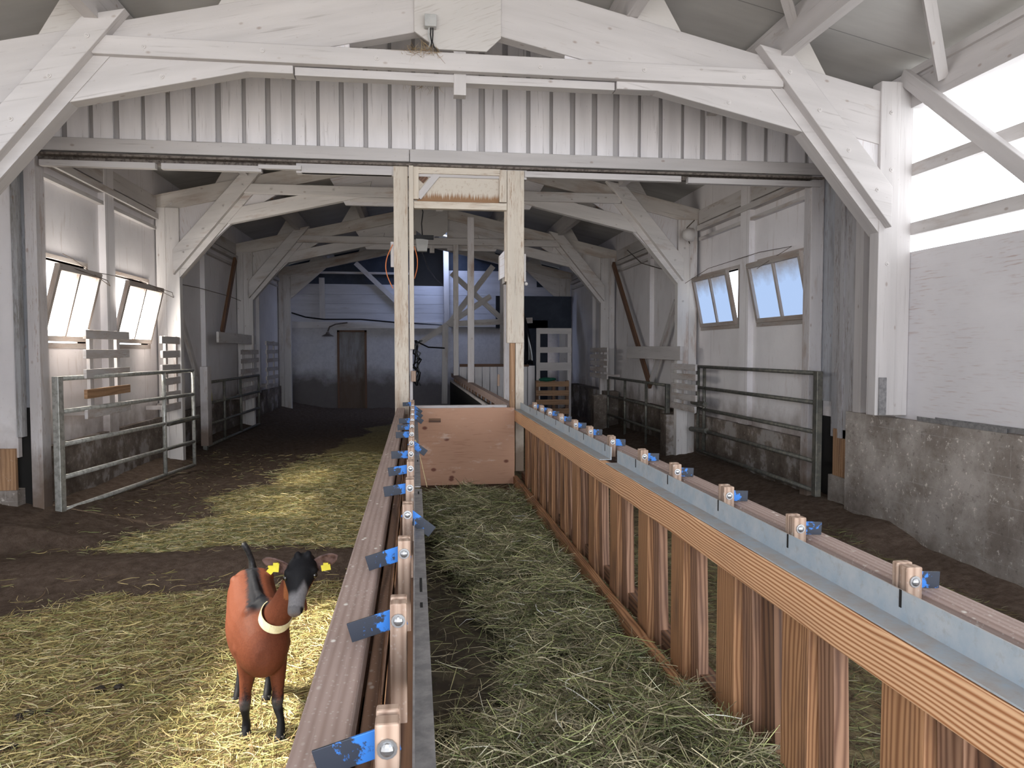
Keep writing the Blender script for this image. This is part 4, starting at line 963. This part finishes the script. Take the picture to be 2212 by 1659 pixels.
n = 120000; x = rng.uniform(.03, .95, n); y = 1.25+(6.85-1.25)*rng.uniform(0, 1, n)**1.55
hh = np.array([hay_h(p, q) for p, q in zip(x, y)]); dn = .5+.5*np.sin(x*26+y*17+2*np.sin(y*9))*np.sin(y*29-x*19+2*np.sin(x*11)); keep = rng.uniform(0, 1, n) < np.clip((hh-.25)/.05, .04, 1)*(.25+.75*dn)
x, y, hh = x[keep], y[keep], hh[keep]; n = len(x)
clump = np.sin(x*21+y*6)*np.sin(y*15-x*8)
P_ = np.stack([x, y, hh+rng.uniform(0, 1, n)**2*(.065+.03*clump)], 1); topf = ((P_[:, 2]-hh)/.06).clip(0, 1)[:, None]; HT = tints(rng, n, HAY, .25)
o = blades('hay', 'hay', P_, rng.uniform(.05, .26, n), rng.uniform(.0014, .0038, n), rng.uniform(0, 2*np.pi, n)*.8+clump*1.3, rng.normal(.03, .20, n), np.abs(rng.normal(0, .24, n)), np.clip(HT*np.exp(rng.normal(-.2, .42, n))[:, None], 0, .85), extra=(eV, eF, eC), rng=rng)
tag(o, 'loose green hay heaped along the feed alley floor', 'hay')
# wisps of hay on the tie beam
for (px, y, lab) in ((912, 5.53, 'wisp of dry hay caught on the collar tie below the junction box'), (915, 6.96, 'tuft of dry hay hanging down over the gable boards')):
    rg = np.random.RandomState(int(px)); n = 90
    c = at(px, 110 if y < 6 else 168, Y=y)
    P_ = np.array(c)+np.stack([rg.normal(0, .07, n), rg.normal(0, .015, n), rg.normal(0, .02, n)-(0 if y < 6 else .05)], 1)
    o = blades('hay_wisp', 'straw', P_, rg.uniform(.04, .18, n), rg.uniform(.0015, .003, n), rg.uniform(0, 6.28, n), rg.normal(.3 if y < 6 else -.9, .5, n), np.abs(rg.normal(0, .2, n)), tints(rg, n, [(.35, .24, .12), (.5, .38, .2), (.25, .17, .1)]), rng=rg)
    tag(o, lab, 'hay wisp')
mb = MB(); mb.tube([(.0, 4.0, 1.17), (.03, 3.97, 1.06), (.06, 3.9, .93)], .002, 4); tag(mb.build('hay_stalk', flat('pale_stalk', (.62, .52, .28))), 'single pale stalk dangling off the left feed fence', 'stalk')
for i, (px, py, s) in enumerate(((235, 1490, .05), (75, 1548, .07), (22, 1620, .05), (640, 1300, .03))):
    p = at(px, py, Z=.01); mb = MB()
    for k in range(7): mb.ball((p.x+random.uniform(-s, s), p.y+random.uniform(-s, s)*.6, .02), .016, random.uniform(.8, 1.6), 1, .8, 7, 5)
    o = mb.build('dropping_clump', flat('dark_dung', (.025, .018, .013), .6), smooth=True); tag(o, ['clump of dark dung in the straw left of the goat', 'larger clump of dark dung by the left edge of the straw', 'clump of dark dung in the lower left corner', 'small dark lump in the straw behind the goat'][i], 'dung', kind='stuff')

# ================================================================== GOAT
def loft(bm, rings, n=16):
    """rings: centre, x-axis vector (half-width), y-axis vector (half-height), optional squareness"""
    prev = None; first = None
    for c, ax, ay, *pw in rings:
        c, ax, ay = Vector(c), Vector(ax), Vector(ay); pw = pw[0] if pw else 1.
        f = lambda v: math.copysign(abs(v)**pw, v)
        vs = [bm.verts.new(c+ax*f(math.cos(2*math.pi*k/n))+ay*f(math.sin(2*math.pi*k/n))) for k in range(n)]
        if prev:
            for k in range(n): bm.faces.new((prev[k], prev[(k+1) % n], vs[(k+1) % n], vs[k]))
        else: first = vs
        prev = vs
    bm.faces.new(list(reversed(first))); bm.faces.new(prev)
def limb(bm, pts, n=12):
    """pts: (x, y, z, r) or (x, y, z, rx, ry) with level rings blended along the path"""
    rings = []
    for i, p in enumerate(pts):
        c = Vector(p[:3]); a = Vector(pts[max(i-1, 0)][:3]); b = Vector(pts[min(i+1, len(pts)-1)][:3]); d = (b-a).normalized()
        x = Vector((1, 0, 0)); x = (x-d*x.dot(d)).normalized(); y = d.cross(x)
        rx = p[3]; ry = p[4] if len(p) > 4 else p[3]
        rings.append((c, x*rx, y*ry))
    loft(bm, rings, n)
g = thing('goat', 'brown goat with black face, dorsal stripe and black legs standing in the straw', 'goat', (-.66, 3.3, 0))
bm = bmesh.new()
bd = Vector((.16, -.60, 0)).normalized(); bs = Vector((-bd.y, bd.x, 0)); bs = -bs if bs.x < 0 else bs
def ring(x, y, z, w, h, pw=1.): return ((x, y, z), bs*w, Vector((0, 0, 1))*h, pw)
loft(bm, [ring(-.800, 3.765, .495, .030, .040), ring(-.798, 3.745, .495, .066, .075, .85), ring(-.788, 3.69, .485, .100, .110, .72), ring(-.774, 3.60, .462, .112, .134, .72), ring(-.750, 3.51, .434, .118, .147, .82),
          ring(-.718, 3.41, .415, .130, .156, .92), ring(-.688, 3.31, .415, .128, .160), ring(-.662, 3.24, .415, .121, .152), ring(-.644, 3.185, .408, .111, .138), ring(-.634, 3.15, .402, .098, .122), ring(-.628, 3.12, .396, .080, .102), ring(-.624, 3.098, .391, .057, .075), ring(-.622, 3.084, .388, .028, .038)], 22)
limb(bm, [(-.680, 3.33, .49, .055, .075), (-.640, 3.25, .49, .075, .100), (-.592, 3.19, .515, .058, .080), (-.555, 3.145, .58, .052, .070), (-.520, 3.115, .655, .046, .060), (-.492, 3.095, .725, .043, .055), (-.478, 3.08, .76, .035, .04)], 16)
# front legs
for (sx, hx, hy, kx) in ((-.715, -.724, 3.225, -.722), (-.590, -.573, 3.175, -.588)):
    limb(bm, [(sx, 3.23, .44, .040, .075), (sx-.003, 3.225, .33, .043, .065), (sx, 3.215, .265, .034, .045), (kx, 3.205, .20, .025, .028), (kx, 3.195, .165, .027, .030), (kx-.002, 3.20, .135, .022, .025), (hx, 3.215 if hx < -.6 else 3.18, .085, .0155, .018), (hx, hy-.002, .05, .020, .022), (hx, hy-.012, .028, .019, .024), (hx, hy-.022, .0, .026, .031)], 12)
# hind legs
for (tx, hx) in ((-.835, -.835), (-.735, -.700)):
    limb(bm, [(tx+.02, 3.62, .46, .050, .095), (tx, 3.60, .38, .045, .085), (tx, 3.555, .315, .034, .062), ((tx+hx)/2, 3.60, .25, .022, .034), (hx, 3.645, .195, .021, .030), (hx, 3.625, .15, .016, .022), (hx, 3.585, .085, .0155, .018), (hx, 3.565, .05, .020, .021), (hx, 3.545, .026, .020, .024), (hx, 3.535, .0, .025, .030)], 12)
# head: axis from poll to muzzle
hx = Vector((.975, .20, .0)).normalized()          # across the face
A = Vector((-.462, 3.090, .783)); B = Vector((-.470, 2.945, .632)); hd = (B-A).normalized(); hn = hx.cross(hd).normalized()
if hn.z < 0: hn = -hn
prof = [(-.16, .030, .030, -.006), (-.05, .050, .046, 0), (.08, .060, .055, 0), (.22, .066, .056, .0), (.34, .063, .054, -.002), (.48, .050, .048, -.006), (.62, .039, .040, -.010), (.76, .0335, .033, -.013), (.90, .033, .030, -.015), (1.00, .031, .027, -.017), (1.07, .020, .015, -.018)]
loft(bm, [(A+(B-A)*t+hn*o, hx*w_, hn*h_) for t, w_, h_, o in prof], 18)
# hip and shoulder bones, ridge of the back
for s_ in (-1, 1):
    for (x_, y_, z_, o_, r_) in ((-.776, 3.62, .560, .074, .028), (-.790, 3.705, .545, .066, .024), (-.655, 3.235, .530, .045, .038), (-.650, 3.20, .40, .080, .040)):
        m_ = Matrix.Translation(Vector((x_, y_, z_))+bs*(s_*o_)); bmesh.ops.create_icosphere(bm, subdivisions=2, radius=r_, matrix=m_)
limb(bm, [(-.800, 3.75, .565, .016), (-.775, 3.62, .588, .018), (-.735, 3.48, .577, .018), (-.700, 3.36, .572, .020), (-.665, 3.26, .575, .026)], 8)
# horn knobs, brows
def blob(c, r, sx=1, sy=1, sz=1):
    m = Matrix.Translation(c) @ Matrix.Diagonal((sx, sy, sz, 1)); bmesh.ops.create_icosphere(bm, subdivisions=2, radius=r, matrix=m)
for s in (-1, 1):
    blob(A+(B-A)*.0+hx*(s*.021)+hn*.045-hd*.006, .0165, 1, 1, 1.25); blob(A+(B-A)*.27+hx*(s*.049)+hn*.024, .020)
blob(B+hn*-.034-hd*.01, .019, 1.1, 1.2, .8)        # chin
# wattles under the throat
for (px, py) in ((660, 1316), (629, 1312)):
    c = at(px, py, Y=3.06); limb(bm, [(c.x-(.010 if px > 650 else -.006), c.y+.03, c.z+.045, .009), (c.x, c.y+.01, c.z+.02, .008), (c.x, c.y, c.z, .0095), (c.x, c.y, c.z-.012, .006)], 8)
# udder / belly tuck
me = bpy.data.meshes.new('goat_body'); bm.to_mesh(me); bm.free(); body = bpy.data.objects.new('goat_body_tmp', me); col.objects.link(body)
rm = body.modifiers.new('r', 'REMESH'); rm.mode = 'VOXEL'; rm.voxel_size = .0055; rm.adaptivity = 0
sm = body.modifiers.new('s', 'SMOOTH'); sm.factor = .5; sm.iterations = 12
dg = bpy.context.evaluated_depsgraph_get(); dg.update(); me2 = bpy.data.meshes.new_from_object(body.evaluated_get(dg)); bpy.data.objects.remove(body)
org = ORG['goat']; nv = len(me2.vertices); co = np.empty(nv*3, np.float32); me2.vertices.foreach_get('co', co); co = co.reshape(-1, 3)
BR = np.array([.145, .044, .022]); BK = np.array([.011, .011, .013]); GY = np.array([.26, .25, .26]); TAN = np.array([.42, .16, .06])
colr = np.tile(BR, (nv, 1)); rg = np.random.RandomState(3)
jit = rg.normal(0, 1, nv)*.004
Av, hdv, hxv, hnv = map(np.array, (A, hd, hx, hn)); Lh = (B-A).length
rel = co-Av; ta = rel@hdv/Lh; tx_ = rel@hxv; tn = rel@hnv
def smooth(e0, e1, v): t = np.clip((v-e0)/(e1-e0), 0, 1); return (t*t*(3-2*t))[:, None]
# back stripe
bdv = np.array(bd); bsv = np.array(bs); base = np.array((-.715, 3.40, 0)); lat = (co-base)@bsv; yy = co[:, 1]
curve = np.interp(yy, [3.15, 3.40, 3.78], [0.0, 0.0, 0.0]); topz = np.interp(yy, [3.2, 3.4, 3.6, 3.76], [.50, .52, .545, .52])
m = smooth(.040, .022, np.abs(lat-curve)+jit-np.interp(yy, [3.2, 3.3, 3.5], [.02, .008, 0]))*smooth(0, .02, co[:, 2]-topz)*smooth(3.17, 3.22, yy)
BKG = np.array([.014, .015, .019]); colr = colr*(1-m)+BKG*m
# legs
fore = (yy < 3.36) & (co[:, 2] < .3)
m = smooth(.235, .15, co[:, 2]+jit*4+.02*np.sin(co[:, 0]*160))*fore[:, None]; colr = colr*(1-m)+BK*m
hind = (yy > 3.44) & (co[:, 2] < .42)
m = smooth(.31, .25, co[:, 2]+jit*3)*hind[:, None]; colr = colr*(1-m)+BK*m
m = smooth(.275, .262, co[:, 2])*((yy < 3.5) & (yy > 3.2) & (np.abs(lat) < .05))[:, None]*.8; colr = colr*(1-m)+BK*m
# grey knees
m = (smooth(.03, .012, np.abs(co[:, 2]-.155))*smooth(3.205, 3.185, yy))*fore[:, None]*.18; colr = colr*(1-m)+GY*m
# head
head = (ta > -.35) & (ta < 1.3) & (np.abs(tx_) < .075) & (np.abs(tn) < .085) & (co[:, 2] > .60) & (yy < 3.16)
m = smooth(-.012, .004, tn+jit)*smooth(-.38, -.25, ta)*head[:, None]; colr = colr*(1-m)+BK*m
m2 = smooth(.56, .66, ta-np.abs(tx_)*-1.0+0)*0+smooth(.62, .78, ta+np.clip(.03-np.abs(tx_), 0, 1)*7)*(tn > -.05)[:, None]*head[:, None]
colr = colr*(1-m2*.75)+(GY*(1-.35*(ta > .93)[:, None]))*m2*.75
m = (smooth(.010, .004, np.hypot(np.abs(tx_)-.012, (ta-.985)*.12))*(tn > -.02)[:, None])*head[:, None]; colr = colr*(1-m)+BK*m
m = smooth(.018, .008, np.abs(tx_))*(smooth(.90, .95, ta)*(tn > -.028)[:, None])*head[:, None]*.7; colr = colr*(1-m)+BK*m
cheek = ((tn < -.004) & (ta > .1) & (ta < .7))[:, None]*head[:, None]*.5; colr = colr*(1-cheek)+TAN*cheek
ct = me2.attributes.new('coat', 'FLOAT_COLOR', 'POINT'); ct.data.foreach_set('color', np.concatenate([colr, np.ones((nv, 1))], 1).astype(np.float32).ravel())
co2 = co-np.array(org, np.float32); me2.vertices.foreach_set('co', co2.ravel()); me2.polygons.foreach_set('use_smooth', [True]*len(me2.polygons)); me2.materials.clear(); me2.materials.append(M['coat'])
body = bpy.data.objects.new('body', me2); col.objects.link(body); body.parent = g; ORG[body.name] = org
M['black_hair'] = flat('black_hair', (.012, .012, .013), .5, scale=90, c2=(.03, .03, .032)); M['hoof'] = flat('hoof', (.02, .018, .016), .5)
M['ear_in'] = flat('ear_skin', (.15, .09, .08), .55, scale=30, c2=(.06, .03, .026))
# tail
mb = MB(); mb.tube([(-.800, 3.76, .520), (-.808, 3.79, .565), (-.815, 3.79, .61), (-.828, 3.78, .655), (-.845, 3.77, .69), (-.852, 3.765, .695)], [.022, .019, .014, .014, .015, .006], 10); mb.build('tail', 'black_hair', g, smooth=True)
# ears: folded leaves reaching sideways
def ear(root, tip, wd, name):
    mb = MB(); root = Vector(root); tip = Vector(tip); d = (tip-root); L = d.length; dn = d/L; dn_up = Vector((0, -.25, 1)); upv = (dn_up-dn*dn_up.dot(dn)).normalized(); fw = dn.cross(upv)
    if fw.y > 0: fw = -fw
    n = 9; k = 7; i0 = 0
    for layer in (0, 1):
        for i in range(n):
            t = i/(n-1); hw = wd*(math.sin(math.pi*min(1, t*.62+.26))**.8)*(1 if t < .75 else math.sqrt(max(.03, 1-((t-.75)/.25)**2)))
            for j in range(k):
                s = j/(k-1)*2-1; c = root+d*t+upv*(s*hw)+fw*(-.35*hw*(1-s*s)*(1-.5*t)+layer*-.005)
                mb.v.append(tuple(c))
    for layer in (0, 1):
        o = layer*n*k
        for i in range(n-1):
            for j in range(k-1):
                q = o+i*k+j; mb.f.append((q, q+1, q+k+1, q+k)); mb.uv += [(0, 0)]*4
    def bridge(a, b):
        mb.f.append((a, b, b+n*k, a+n*k)); mb.uv += [(0, 0)]*4
    for i in range(n-1): bridge(i*k, (i+1)*k); bridge(i*k+k-1, (i+1)*k+k-1)
    for j in range(k-1): bridge(j, j+1); bridge((n-1)*k+j, (n-1)*k+j+1)
    return mb.build(name, 'ear_in', g, smooth=True)
eR = A+(B-A)*.14+hx*.048+hn*.004; eL = A+(B-A)*.16-hx*.048+hn*.002
e1 = ear(eL, at(566, 1210, Y=3.10), .030, 'ear'); e2 = ear(eR, at(729, 1200, Y=3.05), .030, 'ear')
M['tag'] = flat('ear_tag_yellow', (.78, .68, .05), .4)
def eartag(c, d1, par):
    mb = MB(); c = Vector(c); mb.beam(c-Vector(d1)*.018, c+Vector(d1)*.018, (1, 0, -.35), .024, .0025); mb.box(c.x-.010, c.x+.010, c.y-.006, c.y+.002, c.z+.012, c.z+.020); o = mb.build('ear_tag', 'tag', par); o['label'] = 'yellow ear tag'
eartag(at(585, 1232, Y=3.06), (-.5, 0, -.6), e1); mb = MB(); eartag(at(596, 1226, Y=3.055), (.1, 0, 1), e1); eartag(at(704, 1226, Y=3.03), (1, 0, .15), e2)
# eyes
for s in (-1, 1):
    c = A+(B-A)*.35+hx*(s*.0570)+hn*.017; mb = MB(); mb.ball(tuple(c), .0115, nu=14, nv=10); mb.build('eye', flat('eye_dark', (.01, .008, .006), .05, spec=.9), g, smooth=True)
# collar
mb = MB(); c = Vector((-.588, 3.185, .530)); ax = (Vector((-.52, 3.115, .655))-Vector((-.60, 3.195, .50))).normalized()
ax = Vector((.34, -.24, .90)).normalized()
x = Vector((1, .0, 0)); x = (x-ax*x.dot(ax)).normalized(); y = ax.cross(x); n = 36; i0 = 0
for k in range(n):
    a_ = 2*math.pi*k/n; rad = x*(.064*math.cos(a_))+y*(.092*math.sin(a_)); rn = rad.normalized()
    for (aa, rr) in ((-.018, .0), (.018, .0), (.018, .004), (-.018, .004)): mb.v.append(tuple(c+rad+rn*rr+ax*aa))
for k in range(n):
    b_ = (k+1) % n
    for q in range(4): r2 = (q+1) % 4; mb.f.append((k*4+q, k*4+r2, b_*4+r2, b_*4+q)); mb.uv += [(0, 0)]*4
cl = mb.build('collar', flat('cream_collar', (.82, .76, .50), .45, scale=40, c2=(.70, .62, .38)), g, smooth=False); cl['label'] = 'cream plastic collar'
# hooves
for (x_, y_) in ((-.724, 3.205), (-.573, 3.155), (-.835, 3.538), (-.700, 3.538)):
    mb = MB()
    for s in (-1, 1): mb.tube([(x_+s*.011, y_-.006, .0), (x_+s*.011, y_-.002, .03)], [.0165, .013], 9)
    mb.build('hoof', 'hoof', g, smooth=True)
